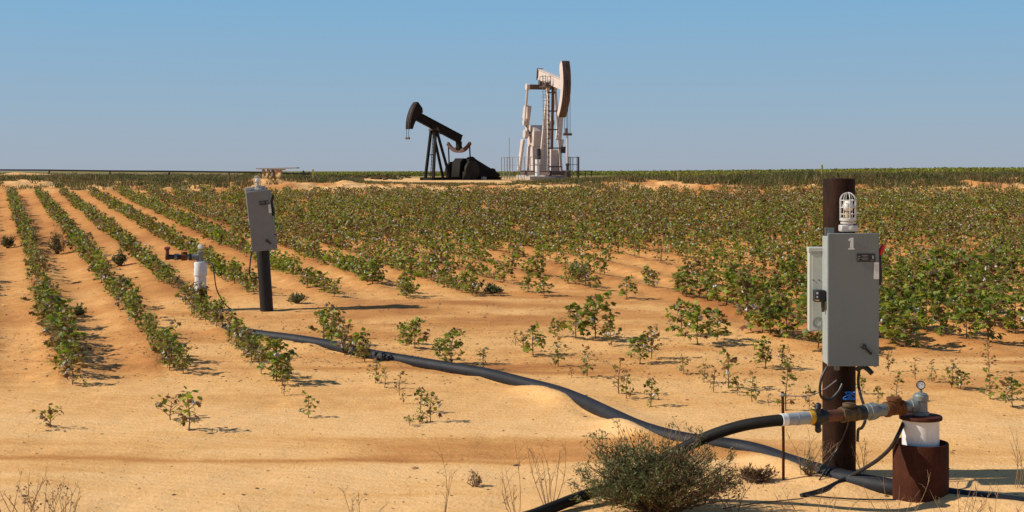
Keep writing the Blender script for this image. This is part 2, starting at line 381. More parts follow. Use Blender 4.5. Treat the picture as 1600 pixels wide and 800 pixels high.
def plant_parts(h, spread, n_leaf, brown, size, g, tmpl, lowest=.12):
    """leaf arrays and branch lines of one cotton plant standing at the origin"""
    nb = int(max(4, 7+h*12)); lean = g.normal(0, .05, 2)
    stem = [np.array([lean[0]*t*h+.01*math.sin(5*t), lean[1]*t*h, t*h*.96]) for t in np.linspace(0, 1, 6)]
    br = []
    for i in range(nb):
        t = lowest+(1-lowest)*(i+.5)/nb; a = i*2.4+g.uniform(-.5,.5)
        L = spread*(.55+.6*math.sin(math.pi*min(1, .25+t*.75)))*g.uniform(.6,1.15)
        p0 = np.array([lean[0]*t*h, lean[1]*t*h, t*h*.93]); d = np.array([math.cos(a), math.sin(a), g.uniform(.25,.8)])
        br.append((p0, p0+d*L*.55, p0+d*L*.9+np.array([0,0,-.12*L])))
    bi = g.integers(0, nb, n_leaf); t = g.uniform(.25, 1.05, n_leaf)[:,None]
    A = np.array([b[0] for b in br])[bi]; B = np.array([b[1] for b in br])[bi]; C = np.array([b[2] for b in br])[bi]
    P = (1-t)**2*A+2*t*(1-t)*B+t*t*C+g.normal(0, .022, (n_leaf,3))
    P[:,2] = np.maximum(P[:,2], .03)
    out = P-np.array([0,0,h*.35]); out[:,2] *= .4; out = unit(out+g.normal(0,.02,out.shape))
    D = out+g.normal(0,.55,(n_leaf,3)); D[:,2] -= .25
    Nn = np.array([0,0,1.0])+.75*out+g.normal(0,.45,(n_leaf,3))
    sz = size*g.uniform(.55, 1.2, n_leaf)
    return P, D, Nn, sz, leaf_cols(n_leaf, brown, g), stem, br

# ================================================================== GROUND
def axis_steps(segs):
    out = [segs[0][0]]
    for a, b, st in segs:
        n = max(1, int(round(abs(b-a)/st))); out += list(np.linspace(a, b, n+1)[1:])
    return np.array(out)
def geo(a, b, n): return a*(b/a)**(np.arange(1, n+1)/n)
xp = np.concatenate([axis_steps([(0,5,.05),(5,9,.08),(9,30,.17)]), geo(30, 4000, 60)])
XS = np.concatenate([-xp[::-1], xp[1:]])
YS = np.concatenate([[-600,-200,-60,-20,-5,2], axis_steps([(5,8,.2),(8,16,.04),(16,30,.075),(30,61,.13),(61,68,.09),(68,130,.6)]), geo(130, 320, 70), geo(320, 6000, 40)])
GX, GY = np.meshgrid(XS, YS)
gx = GX.ravel(); gy = GY.ravel(); gh = H(gx, gy)
nx, ny = len(XS), len(YS)
idx = np.arange(nx*ny).reshape(ny, nx)
quads = np.stack([idx[:-1,:-1], idx[:-1,1:], idx[1:,1:], idx[1:,:-1]], -1).reshape(-1)
ground = fast_mesh('ground', np.stack([gx,gy,gh],1), quads, np.full((nx-1)*(ny-1), 4), M['sand'], smooth=True)
tag(ground, kind='structure')
u_ = 800+F*gx/np.maximum(gy,1); py_ = 208+F*2.564/np.maximum(gy,1)
fm = field_mask(gx, gy); rdg = row_dist(gx, gy)
soil = .06+.05*fbm(gx*.5, gy*.6, 40)+(gy > 4)*(gy < 62)*(
    fm*(.37+.20*sstep(.28,.02,rdg)+.34*sstep(-.2,.6,fbm(gx*.6, gy*.35, 41))+.16*sstep(18,40,gy))
    + (1-fm)*(.55*sstep(.08,.5,fbm(gx*.16+3, gy*1.5, 42, 4))*sstep(.1,-.5,fbm(gx*.3, gy*.4, 47)) + .14*sstep(12.2,14,gy)+.34*sstep(11.8,15,gy)*sstep(-.2,.5,fbm(gx*.45, gy*.9, 43)))
    + .72*np.exp(-(((gx+.6)/3.4)**2+((gy-20.4)/2.0)**2))*sstep(-.7,.4,fbm(gx*.6,gy*1.2,44)))
track = np.exp(-((gy-11.02-.12*fbm(gx*.4, gx*0, 45))/.07)**2)*sstep(.3,-.3,vnoise(gx*.35+.4, gx*0+.2, 46))
soil = soil+.45*track*(gx < 1.2)
redm = sstep(57.0, 58.5, gy)*(1-sstep(65.5,70,gy))*.8*sstep(-.4,.5,fbm(gx*.7,gy*.5,48))+fm*.18*sstep(25,55,gy)
pad = np.exp(-(((u_-690)/140)**4))*sstep(64,70,gy)*(1-sstep(180,240,gy))
soil = np.where(gy > 64, .16, soil)*(1-.5*pad)
veg = sstep(66,72,gy)*(1-pad)*.45*sstep(-.3,.3,fbm(gx*.3,gy*.2,49))+sstep(150,230,gy)*.85
for nm, arr in (('Soil', soil), ('Red', redm), ('Veg', np.clip(veg,0,.92))):
    a = ground.data.attributes.new(nm, 'FLOAT', 'POINT'); a.data.foreach_set('value', arr.astype(np.float32))

# ================================================================== COTTON
def mesh_of(name, V, Fl, cnt, mat, col):
    o = fast_mesh(name, V, Fl, cnt, mat, col); me = o.data; bpy.data.objects.remove(o); return me
def bolls_arrays(P, r, col):
    T = np.array([[1,0,0],[-1,0,0],[0,1,0],[0,-1,0],[0,0,1],[0,0,-1]], float)
    tr = np.array([(0,2,4),(2,1,4),(1,3,4),(3,0,4),(2,0,5),(1,2,5),(3,1,5),(0,3,5)])
    n = len(P); V = (P[:,None,:]+r[:,None,None]*T[None]).reshape(-1,3)
    return V, (tr[None]+(np.arange(n)*6)[:,None,None]).reshape(-1), np.full(n*8,3), np.repeat(col, 6, axis=0)
def fluff(P, g):
    """open bolls: four soft locks each"""
    n = len(P); Q = np.repeat(P, 4, axis=0)+g.normal(0,.012,(n*4,3)); r = g.uniform(.012,.022,n*4)
    return bolls_arrays(Q, r, np.full((n*4,3), .74)*g.uniform(.85,1.05,(n*4,1))*np.array([1,.95,.87]))
def stem_mesh(stem, br, r=.006):
    mb = MB(); mb.tube([tuple(p) for p in stem], list(np.linspace(r, r*.4, len(stem))), 5)
    for b in br: mb.tube([tuple(p) for p in b], [r*.5, r*.35, r*.2], 4)
    o = mb.build('stem', M['stem'], smooth=True); me = o.data; bpy.data.objects.remove(o); return me
protos = {}; BOLLS = []
for i in range(4):
    V, Fl, cnt, cc = fluff(np.zeros((1,3)), np.random.default_rng(90+i)); BOLLS.append(mesh_of('boll', V, Fl, cnt, M['lint'], cc))
def proto(kind, i, h, spread, n, brown, size, nb):
    g = np.random.default_rng(1000+i*7+hash_kind[kind])
    P, D, Nn, sz, c, stem, br = plant_parts(h, spread, n, brown, size, g, LOBED)
    V, Fl, cnt, cc = leaves(P, D, Nn, sz, c, LOBED)
    fol = mesh_of('foliage', V, Fl, cnt, M['leaf'], cc)
    st = stem_mesh(stem, br, .005+.006*h)
    li = None
    if nb:
        q = P[g.integers(0, len(P), nb)]*np.array([.9,.9,.75]); q[:,2] = np.maximum(q[:,2], .05)
        li = [tuple(v) for v in q]
    return st, fol, li
hash_kind = {'lush':1,'row':2,'brown':3,'sparse':4,'dry':5,'low':6}
SPEC = {'lush':(.50,.20,165,.18,.070,2),'row':(.40,.165,115,.26,.064,2),'brown':(.40,.165,82,.60,.060,4),'sparse':(.34,.105,44,.42,.060,1),'dry':(.36,.10,24,.8,.055,0),'low':(.14,.13,34,.55,.048,0)}
for k, (h, sp, n, b, s, nb) in SPEC.items():
    protos[k] = [proto(k, i, h*random.uniform(.92,1.08), sp, n, b, s, nb) for i in range(5)]
n_plants = 0
def cotton(kind, loc, height, label, group=None, width=1.0):
    global n_plants
    st, fo, li = random.choice(protos[kind]); k = height/SPEC[kind][0]
    t = thing('cotton_plant', label, 'cotton plant', loc, (0,0,random.uniform(0,6.28)), group)
    t.scale = (k*width, k*width, k); n_plants += 1
    for nm, me in (('stem',st),('foliage',fo)):
        o = bpy.data.objects.new(nm, me); COL.objects.link(o); o.parent = t
    for q in li or ():
        o = bpy.data.objects.new('boll', random.choice(BOLLS)); COL.objects.link(o); o.parent = t; o.location = q
    return t
# plants standing alone on the bare sand: photo foot, height in photo pixels, kind, what singles each out
ALONE = [
 (79,668,26,'low','low dry cotton seedling alone on bare sand nearest the left edge'),
 (266,656,30,'low','small dark withered cotton seedling just left of a taller upright one'),
 (295,673,64,'sparse','upright leafy cotton seedling alone on pale sand casting a long shadow'),
 (444,618,28,'dry','thin dry seedling stalk just past the end of the row beside the white capped well'),
 (482,652,36,'sparse','small leafy cotton seedling alone midway on the open sand'),
 (640,665,12,'low','flat wilted cotton seedling lying low on the sand below the black pipe'),
 (655,661,12,'low','second flat wilted seedling right beside the first on the open sand'),
 (657,644,36,'sparse','left plant of an upright pair of seedlings below the black pipe'),
 (673,659,48,'sparse','right taller plant of an upright pair of seedlings below the black pipe'),
 (587,599,34,'sparse','leafy small cotton plant just in front of the black pipe'),
 (601,606,34,'dry','brown leaved cotton plant just in front of the black pipe'),
 (624,618,36,'dry','brown withered seedling standing between the black pipe and the upright pair'),
 (630,631,22,'dry','short dry seedling at the foot of the brown withered one below the pipe'),
 (648,545,48,'lush','dense green cotton plant behind the black pipe, left of two'),
 (630,538,34,'lush','low green cotton plant leaning against the dense one behind the pipe'),
 (705,568,50,'lush','dense half brown cotton plant touching the back of the black pipe'),
 (687,561,30,'row','small green cotton plant tucked between two dense ones behind the pipe'),
 (755,577,34,'sparse','small leafy cotton plant behind the pipe with one raised shoot'),
 (805,540,26,'dry','small dry cotton plant at the left end of a sparse row behind the pipe'),
 (833,556,46,'row','cotton plant with an open white boll in the sparse row behind the pipe'),
 (818,550,30,'dry','brown cotton plant left of the one with an open boll behind the pipe'),
 (872,572,38,'sparse','green seedling alone just right of the sparse row behind the pipe'),
 (893,590,20,'dry','short dead seedling on the sand behind the pipe'),
 (917,588,40,'sparse','slender upright seedling with drooping leaves behind the pipe'),
 (868,526,26,'row','small green plant left of the tallest clump in the bare middle ground'),
 (900,530,56,'lush','broad green cotton plant leaning on the tallest plant of the bare middle ground'),
 (930,530,70,'lush','tallest dark green cotton plant standing in the bare middle ground'),
 (956,540,42,'brown','thin brown cotton plant with white bolls right of the tallest plant'),
 (1000,568,44,'row','leafy cotton plant, left of a close pair in the bare middle ground'),
 (1018,561,48,'brown','darker cotton plant, right of a close pair in the bare middle ground'),
 (967,615,58,'dry','tall bare stalk with few dead leaves on the sand'),
 (979,623,38,'sparse','leafy seedling right beside the tall bare stalk'),
 (1017,634,40,'sparse','bright green seedling alone with drooping leaves and a clear shadow'),
 (1068,585,28,'sparse','small seedling at the left end of a loose line of seedlings'),
 (1100,598,32,'sparse','second seedling along the loose line, spread wide'),
 (1115,613,42,'dry','third seedling along the loose line, half brown'),
 (1138,607,58,'sparse','tallest seedling of the loose line with a bare lower stem'),
 (1152,617,24,'dry','shortest withered seedling beside the tallest of the loose line'),
 (1175,628,40,'sparse','compact leafy seedling left of the thin steel stake'),
 (1201,634,18,'dry','tiny dead seedling between the compact one and the steel stake'),
 (1196,575,42,'row','green cotton plant on the sand left of the grey control box bottom'),
 (1226,578,38,'brown','brownish cotton plant close left of the grey control box bottom'),
 (1228,642,72,'dry','tall withered plant growing around the thin steel stake'),
 (1264,640,36,'sparse','small green plant between the steel stake and the brown post'),
 (1090,538,62,'lush','big bright green cotton plant at the edge of the field, middle of three'),
 (1064,524,56,'lush','big green cotton plant at the edge of the field, left of three'),
 (1120,532,48,'row','cotton plant at the edge of the field, right of three'),
 (1347,616,28,'sparse','small green seedling just right of the brown post above the fittings'),
 (1372,631,26,'sparse','small seedling showing above the galvanised pipe fittings'),
 (1400,628,46,'dry','brown withered plant behind the rusty pipe tee'),
 (1430,593,34,'dry','thin seedling behind the pressure gauge with a bare stem'),
 (1456,597,26,'sparse','small green seedling just right of the pressure gauge'),
 (1487,606,38,'sparse','drooping seedling, left of a pair right of the pressure gauge'),
 (1501,608,30,'row','bushier seedling, right of a pair right of the pressure gauge'),
 (1547,624,42,'sparse','slender leafy plant left of the rightmost seedling on the sand'),
 (1582,636,46,'row','rightmost leafy seedling standing alone on the sand'),
 (1545,582,46,'dry','brown dead cotton plant at the edge of the dense field'),
 (1388,580,32,'dry','withered plant just right of the control box bottom'),
]
for px, py, hp, kind, lab in ALONE:
    p = foot(px, py); h = hp*p.y/F; cotton(kind, p, h, lab, width=1.05 if kind in ('lush','row') else .9)
# plants of the rows
gr = np.random.default_rng(5)
near_list = []; far_list = []
ROWNAME = {0:None}
for k, r0 in enumerate(ROWS):
    y = 12.5
    while y < 57.4:
        y += gr.uniform(.19,.36)*((.84 if k > 5 else 1.0) if y < 28 else .76)
        x = r0-.3705*y+gr.normal(0,.05); u = 800+F*x/y; py = 208+F*2.564/y
        if u < -260 or u > 1860: continue
        f = float(front(np.array([u]))[0])+(9 if 560 < u < 1040 else 0)
        if k == 2: f = 611
        elif k == 3: f = 596
        elif k == 4: f = 603
        elif k in (0,1): f = 470
        elif k == 5: f = 462
        lim = f+(9*float(vnoise(np.array([x*1.3]), np.array([y*.8]), 61)[0]) if k > 5 else 0)
        row5 = k == 5 and 524 < py < 566
        if py > lim and not row5: continue
        if k == 4 and 455 < py < 472: continue
        if k == 4 and u < 286 and py > 462: continue
        dn = float(fbm(np.array([x*.35]), np.array([y*.3]), 62)[0])
        edge = max(0, 1-(lim-py)/(60. if u > 1130 else 38.)) if k > 5 else 0
        bare = (.10 if k > 5 else .19+(.2 if k == 4 and py > 500 else 0)+.25*max(0,-dn))+.55*edge*(.6 if u > 1130 else .5)+(.35 if dn < -.35 and k > 5 else 0)+(.16 if (k > 5 and 385 < py < 475 and dn < .1) else 0)
        if gr.random() < bare: continue
        hv = float(fbm(np.array([x*.5]), np.array([y*.5]), 63)[0])
        if k <= 5: h = .31+.11*hv
        else: h = .34+.10*hv+.20*float(sstep(900,1180,np.array([u]))[0])*float(sstep(30,15,np.array([y]))[0])
        h *= gr.uniform(.66,1.26)
        bp = float(fbm(np.array([x*.22]), np.array([y*.16]), 64)[0])
        brown = .18+.34*float(sstep(22,36,np.array([y]))[0])*(.35 if k <= 6 else 1)+.26*bp
        if k <= 5: brown += .12
        near_list.append((y, k, x, u, py, h, max(.05, min(.75, brown))))
near_list.sort()
ind = [p for p in near_list if -12 < p[3] < 1612]
N_IND = 300-n_plants
ind_ids = set(id(p) for p in ind[:N_IND])
rowlab = {2:('leafy green cotton plant in the first row, nearest the left edge','cotton plants of the first row'),
          3:('leafy green cotton plant in the second row from the left','cotton plants of the second row'),
          4:('leafy cotton plant in the third row, which runs past the white capped well','cotton plants of the third row'),
          5:('leafy cotton plant in the short row segment lying against the black pipe','cotton plants of the row segment at the pipe')}
for p in near_list:
    y, k, x, u, py, h, br = p
    if id(p) in ind_ids:
        lab, grp = rowlab.get(k, ('bushy cotton plant standing close among others along the front of the dense field','cotton plants along the front of the dense field'))
        kind = 'brown' if gr.random() < br*.9 else ('lush' if h > .42 else 'row')
        cotton(kind, (x, y, gz(x,y)-.01), h, lab, grp, width=gr.uniform(.68,1.05)*(1.3 if k == 2 and y < 22 else 1)*(1+.3*float(vnoise(np.array([y*.9]),np.array([k*3.3]),66)[0])) if k <= 5 else gr.uniform(.95,1.25))
    else: far_list.append(p)
def scatter(name, plist, leaf_n, lf, boll_rate, label, cat, mat, stemrate=1):
    VV=[]; FF=[]; CC=[]; KK=[]; off = 0
    xs = np.array([p[2] for p in plist]); ys = np.array([p[0] for p in plist]); zs = H(xs, ys)
    for i, p in enumerate(plist):
        y, k, x, u, py, h, br = p
        n = int(leaf_n(y)*gr.uniform(.75,1.15)); n = max(n, 8)
        P, D, Nn, sz, c, stem, brn = plant_parts(h, (h*.30+.02 if k <= 5 else h*.44+.03), n, br, lf(y), gr, QUADL)
        P = P+np.array([x,y,zs[i]-.01])
        tm = LOBED if y < 26 else QUADL
        V, Fl, cnt, cc = leaves(P, D, Nn, sz, c, tm)
        VV.append(V); FF.append(Fl+off); KK.append(cnt); CC.append(cc); off += len(V)
        # woody stem and branches as thin blades
        sp = np.array([[x,y,zs[i]-.02]]); 
        Vs, Fs, cs, c2 = leaves(np.repeat(sp,2,0), np.array([[.05,.02,1.],[-.1,.05,1.]]), np.array([[0,-1.,0],[.3,-1,0]]), np.array([h*.9,h*.7]), np.array([[.11,.06,.035]]*2), (SLIM[0]*np.array([1,.14,1]), SLIM[1]))
        VV.append(Vs); FF.append(Fs+off); KK.append(cs); CC.append(c2); off += len(Vs)
        nb = gr.poisson(boll_rate(y, br))
        if nb:
            q = P[gr.integers(0, n, nb)]+np.array([0,0,.02])
            V, Fl, cnt, cc = bolls_arrays(q, gr.uniform(.016,.031,nb), np.full((nb,3),.70)*gr.uniform(.7,1.08,(nb,1))*np.array([1,.94,.84]))
            VV.append(V); FF.append(Fl+off); KK.append(cnt); CC.append(cc); off += len(V)
    o = fast_mesh(name, np.concatenate(VV), np.concatenate(FF), np.concatenate(KK), mat, np.concatenate(CC))
    return tag(o, label, cat, kind='stuff')
scatter('cotton_field', far_list, lambda y: 90 if y < 26 else (74 if y < 40 else 62), lambda y: .064 if y < 30 else .072, lambda y, b: .6+3.2*b,
        'rows of green and browning cotton plants with white bolls stretching back to the red bank', 'cotton crop', M['leaf'])
# crop on the rising ground beyond the bank
beyond = []
for i in range(9000):
    u = gr.uniform(380, 1750); y = 235+100*gr.random()**1.3 if u < 1000 else gr.uniform(150, 335)
    if u < 1000 and gr.random() < .15: continue
    if u > 1000 and gr.random() < (1000+260*(y < 190)-u)/260: continue
    x = (u-800)*y/F
    beyond.append((y, 9, x, u, 0, gr.uniform(.35,.62), .16+.2*gr.random()))
scatter('distant_cotton_field', beyond, lambda y: 18, lambda y: .26, lambda y, b: .5, 'far cotton crop showing as a thin green band under the sky beyond the bank', 'cotton crop', M['leaf'])

# ================================================================== GRASS ON THE BANK, LITTER
def blades(P, D, L, wdt, col):
    """bent blades: P base, D direction, two segments"""
    n = len(P); D = unit(D); side = unit(np.cross(D, np.array([0,-1.0,0.15])+rng.normal(0,.4,(n,3))))
    w = wdt[:,None]*side; mid = P+D*L[:,None]*.55; tip = P+D*L[:,None]+np.stack([D[:,0],D[:,1],-np.abs(D[:,0])],1)*L[:,None]*.25
    V = np.stack([P-w, P+w, mid+w*.7, mid-w*.7, tip],1).reshape(-1,3)
    b = (np.arange(n)*5)[:,None]
    q = (np.array([[0,1,2,3]])+b); t = (np.array([[3,2,4]])+b)
    Fl = np.concatenate([q, t], 1).reshape(-1); cnt = np.tile([4,3], n)
    return V, Fl, cnt, np.repeat(col, 5, axis=0)
def tufts(cx, cy, hgt, nb, cols, spread=.1):
    n = len(cx); z = H(cx, cy); P = np.repeat(np.stack([cx,cy,z-.01],1), nb, 0); m = len(P)
    P[:,:2] += rng.normal(0, spread, (m,2)); D = np.stack([rng.normal(0,.38,m), rng.normal(0,.38,m), np.ones(m)],1)
    L = np.repeat(hgt, nb)*rng.uniform(.5,1.15,m); c = np.repeat(cols, nb, 0)*rng.uniform(.7,1.35,(m,1))
    return blades(P, D, L, np.full(m, .017), c)
GC = np.array([[.17,.15,.055],[.13,.135,.045],[.22,.165,.07],[.10,.12,.038],[.27,.20,.09]])
cx = rng.uniform(-34, 38, 25000); cy = rng.uniform(61.2, 80, 25000)
u = 800+F*cx/cy
den = sstep(-.45,.35,fbm(cx*.28, cy*.3, 70))*np.where((u > 575)&(u < 790), .35, 1.0)*np.where((cy < 62.9), .30, 1)*(1-.45*sstep(70,78,cy))
keep = (rng.random(len(cx)) < den*1.25) & ~((u > 388)&(u < 474)&(cy < 66)&(rng.random(len(cx)) < .8)); cx = cx[keep]; cy = cy[keep]; u = u[keep]
hg = (.27+.18*fbm(cx*.3, cy*.3, 71)+.14*sstep(1050,1250,u))*np.where((u > 560)&(u < 800), .42, 1.0)
V, Fl, cnt, cc = tufts(cx, cy, np.clip(hg,.07,.55), 14, GC[rng.integers(0,5,len(cx))], .13)
g1 = fast_mesh('bank_grass', V, Fl, cnt, M['drygrass'], cc)
tag(g1, 'olive and straw coloured rough grass along the top of the red bank', 'grass', kind='stuff')
# scrub silhouettes at the horizon, beyond the far pipe run
sx = []
for i in range(900):
    y = rng.uniform(150, 260); uu = rng.uniform(-120, 640); sx.append(((uu-800)*y/F, y, rng.uniform(.25,.8)*(1.0 if uu < 420 else .6)))
sx = np.array(sx); z = H(sx[:,0], sx[:,1]); per = 46
P = np.repeat(np.stack([sx[:,0], sx[:,1], z],1), per, 0); hh = np.repeat(sx[:,2], per)
dirv = unit(rng.normal(0,1,(len(P),3))); dirv[:,2] = np.abs(dirv[:,2])
P = P+dirv*(hh*rng.uniform(.4,1,len(P)))[:,None]*np.array([.9,.9,1])
bc = np.repeat(np.array([[.10,.095,.035],[.15,.09,.045],[.07,.075,.03],[.19,.12,.06]])[rng.integers(0,4,len(sx))], per, 0)*rng.uniform(.7,1.3,(len(P),1))
V, Fl, cnt, cc = leaves(P, rng.normal(0,1,P.shape), rng.normal(0,1,P.shape)+np.array([0,-.5,.8]), rng.uniform(.10,.22,len(P)), bc, QUADL)
tag(fast_mesh('horizon_scrub', V, Fl, cnt, M['drygrass'], cc), 'low brown scrub in a broken line along the horizon under the far pipe', 'scrub', kind='stuff')
# leaf litter and clods on the sand
def lumps(name, n, area, size, mat, flat, label, cat):
    X = []; 
    while len(X) < n:
        uu = rng.uniform(-150, 1750); py = 430+ (800-430+30)*rng.random()**.8; y = F*2.564/(py-208)
        x = (uu-800)*y/F
        if area(uu, py): X.append((x,y))
    X = np.array(X); z = H(X[:,0], X[:,1]); s = size*rng.lognormal(0,.5,n)
    T = np.array([[1,0,.1],[.3,.9,.25],[-.8,.5,.1],[-.6,-.7,.2],[.5,-.8,0],[0,.05,.75]]); tr = np.array([(0,1,5),(1,2,5),(2,3,5),(3,4,5),(4,0,5)])
    a = rng.uniform(0,6.28,n); ca, sa = np.cos(a), np.sin(a)
    T = np.repeat(T[None], n, 0)*rng.uniform(.5,1.3,(n,6,3))
    V = np.stack([T[:,:,0]*ca[:,None]-T[:,:,1]*sa[:,None], T[:,:,0]*sa[:,None]+T[:,:,1]*ca[:,None], T[:,:,2]*flat],2)*s[:,None,None]+np.stack([X[:,0],X[:,1],z],1)[:,None,:]
    Fl = (tr[None]+(np.arange(n)*6)[:,None,None]).reshape(-1)
    o = fast_mesh(name, V.reshape(-1,3), Fl, np.full(n*5,3), mat); return tag(o, label, cat, kind='stuff')
def in_crop(uu, py): return rng.random() < (.95 if py < 600 else .045)
lumps('leaf_litter', 6500, in_crop, .0075, M['debris'], .5, 'dead brown leaves and twigs strewn over the sand', 'litter')
lumps('sand_clods', 9000, lambda uu, py: rng.random() < (.9 if py < 570 else .02), .0085, M['clod'], .8, 'small crumbled lumps of orange earth on the field sand', 'clods')

# ================================================================== WEEDS
def dry_weed(label, stalks, r=.0035, leaves_n=6, col=(.24,.15,.08), group=None, loc=None):
    """a dead annual: thin bending stalks with side twigs; stalks = list of (base, tip) photo positions with a depth"""
    t = thing('dry_weed', label, 'weed', loc, group=group); mb = MB(); P = []
    for (b, tip) in stalks:
        b = Vector(b); tip = Vector(tip); side = Vector((random.uniform(-1,1), random.uniform(-.5,.5), 0))*(tip-b).length*.10
        pts = [b+(tip-b)*q+side*math.sin(math.pi*q) for q in (0,.2,.4,.6,.8,1)]
        mb.tube(pts, [r, r*.9, r*.75, r*.6, r*.45, r*.25], 5)
        L = (tip-b).length
        for j in range(random.randint(3,6)):
            q = random.uniform(.3,.95); p = b+(tip-b)*q+side*math.sin(math.pi*q)
            d = Vector((random.uniform(-.8,.8), random.uniform(-.5,.5), random.uniform(.4,1))).normalized()*L*random.uniform(.10,.26)
            mb.tube([p, p+d*.5+Vector((0,0,.01)), p+d], [r*.5, r*.4, r*.2], 4)
            P.append(p+d)
            if random.random() < .5: P.append(p+d*.6)
    mb.build('stalk', M['twig'], t, world=True)
    P = np.array([tuple(p) for p in P])-np.array(tuple(t.location))
    n = len(P)*max(1, leaves_n//3); Q = np.repeat(P, max(1,leaves_n//3), 0)+rng.normal(0,.008,(n,3))
    V, Fl, cnt, cc = leaves(Q, rng.normal(0,1,(n,3)), rng.normal(0,1,(n,3)), rng.uniform(.008,.020,n), np.array(col)*rng.uniform(.6,1.3,(n,1)), SLIM if leaves_n < 9 else QUADL)
    fast_mesh('dry_leaves', V, Fl, cnt, M['weed'], cc, t); return t
def fan(px, py, Y, n, hpx, wpx):
    b = at(px, py, Y); b.z = gz(b.x, b.y)-.01; out = []
    for i in range(n):
        q = random.uniform(-1,1); bb = b+Vector((q*.04, random.uniform(-.04,.04), 0))
        out.append((bb, bb+Vector((q*wpx*Y/F, random.uniform(-.12,.12), hpx*Y/F*random.uniform(.55,1)))))
    return b, out
WE = [(12,812,9.4,4,80,14,'thin dead stalks at the very left bottom corner'),
      (36,822,9.2,6,90,42,'spreading dead weed with forked twigs in the left bottom corner'),
      (66,824,9.2,7,92,44,'twiggy dead weed with dark dry leaves right of the corner weeds'),
      (103,824,9.2,9,70,24,'straw coloured grassy dead tuft ending the corner weeds'),
      (412,826,9.2,3,44,36,'short bent dead twigs at the bottom edge between the corner weeds and the long stalk'),
      (690,832,9.1,3,150,60,'long bare curved dead stalks rising in front of the open sand'),
      (812,826,9.2,5,120,34,'sparse dead weed with branching tops left of the big green bush'),
      (955,790,9.75,8,125,24,'pale upright dead stems standing behind the left side of the bush'),
      (1078,730,10.7,6,95,26,'reddish dead stalks where the hose crosses the black pipe'),
      (1256,752,10.4,12,72,50,'fan shaped dead weed between the steel stake and the brown post'),
      (1352,745,10.55,5,80,32,'few thin dead stems right of the brown post foot'),
      (560,832,9.1,4,70,40,'short thin dead stalks at the bottom edge left of the long bare stalks'),
      (860,815,9.6,8,115,34,'tall straw coloured stalks close against the left flank of the bush'),
      (1150,820,9.5,6,80,40,'low dead twigs at the right flank of the bush'),
      (1275,832,9.1,7,70,60,'thin dead twigs at the bottom edge below the brown post'),
      (1560,832,9.1,5,70,40,'short dead twigs in the right bottom corner'),
      (1405,832,9.1,6,90,50,'thin dead weeds in front of the rusty casing'),
      (1502,832,9.1,7,90,46,'thin dead weeds right of the rusty casing at the bottom edge'),
      (1594,760,10.2,5,110,15,'tall thin reddish stalks at the right edge of the sand')]
for px, py, Y, n, hp, wp, lab in WE:
    b, st = fan(px, py, Y, n, hp, wp); dry_weed(lab, st, .0028, 9 if px in (66,955) else 5, loc=b)
def bush(name, label, cat, loc, rx, ry, h, n_stem, n_leaf, cols, lsize, brown_side=0, group=None, tmpl=SLIM):
    t = thing(name, label, cat, loc, group=group); mb = MB(); ends = []
    for i in range(n_stem):
        a = random.uniform(0, 6.28); q = math.sqrt(random.random()); e = random.uniform(.4,1.0) if random.random() < .85 else random.uniform(1.05,1.35)
        tip = Vector((math.cos(a)*q*rx, math.sin(a)*q*ry, h*e*math.sqrt(max(.05, 1-(.85*q)**2))))
        mid = Vector((tip.x*.45+random.gauss(0,.02), tip.y*.45+random.gauss(0,.02), tip.z*.5))
        b0 = Vector((random.gauss(0,rx*.10), random.gauss(0,ry*.10), -.01))
        mb.tube([b0, mid, tip], [.004,.0028,.0012], 4); ends.append((b0, mid, tip))
        for j in range(2):
            p = mid.lerp(tip, random.random()); d = Vector((random.gauss(0,1), random.gauss(0,1), abs(random.gauss(0,1)))).normalized()*h*.2
            mb.tube([p, p+d], [.0022,.001], 3); ends.append((p, p+d*.5, p+d))
    mb.build('stem', M['stem'], t)
    E = np.array([[tuple(x) for x in e] for e in ends]); i = rng.integers(0, len(E), n_leaf); q = rng.uniform(.3,1.0,n_leaf)[:,None]
    P = (1-q)**2*E[i,0]+2*q*(1-q)*E[i,1]+q*q*E[i,2]+rng.normal(0,.014,(n_leaf,3))*(h/.45); P[:,2] = np.maximum(P[:,2], .0)
    D = E[i,2]-E[i,0]+rng.normal(0,.25,(n_leaf,3))*h; 
    C = np.array(cols)[rng.integers(0,len(cols),n_leaf)]*rng.uniform(.65,1.35,(n_leaf,1))
    if brown_side:
        pb = np.clip((P[:,0]/rx)*.55+.12+.25*vnoise(P[:,0]*6,P[:,2]*6,80), 0, .75); C = np.where((rng.random(n_leaf) < pb)[:,None], np.array([.15,.085,.045])*rng.uniform(.6,1.4,(n_leaf,1)), C)
    V, Fl, cnt, cc = leaves(P, D, rng.normal(0,1,(n_leaf,3))+np.array([0,-.3,1.]), lsize*rng.uniform(.5,1.3,n_leaf), C, tmpl)
    fast_mesh('foliage', V, Fl, cnt, M['weed'], cc, t); return t
OL = [(.11,.13,.040),(.08,.10,.032),(.15,.16,.055),(.19,.18,.08),(.055,.07,.024)]
bp = Vector((.985, 9.42, gz(.985,9.42)))
bush('green_bush', 'wide grey green bush with fine twigs covering the black hose at the bottom edge', 'bush', bp, .60, .42, .50, 270, 19500, OL, .029, 1)
DKG = [(.09,.105,.032),(.12,.125,.045),(.07,.08,.028),(.15,.135,.055)]
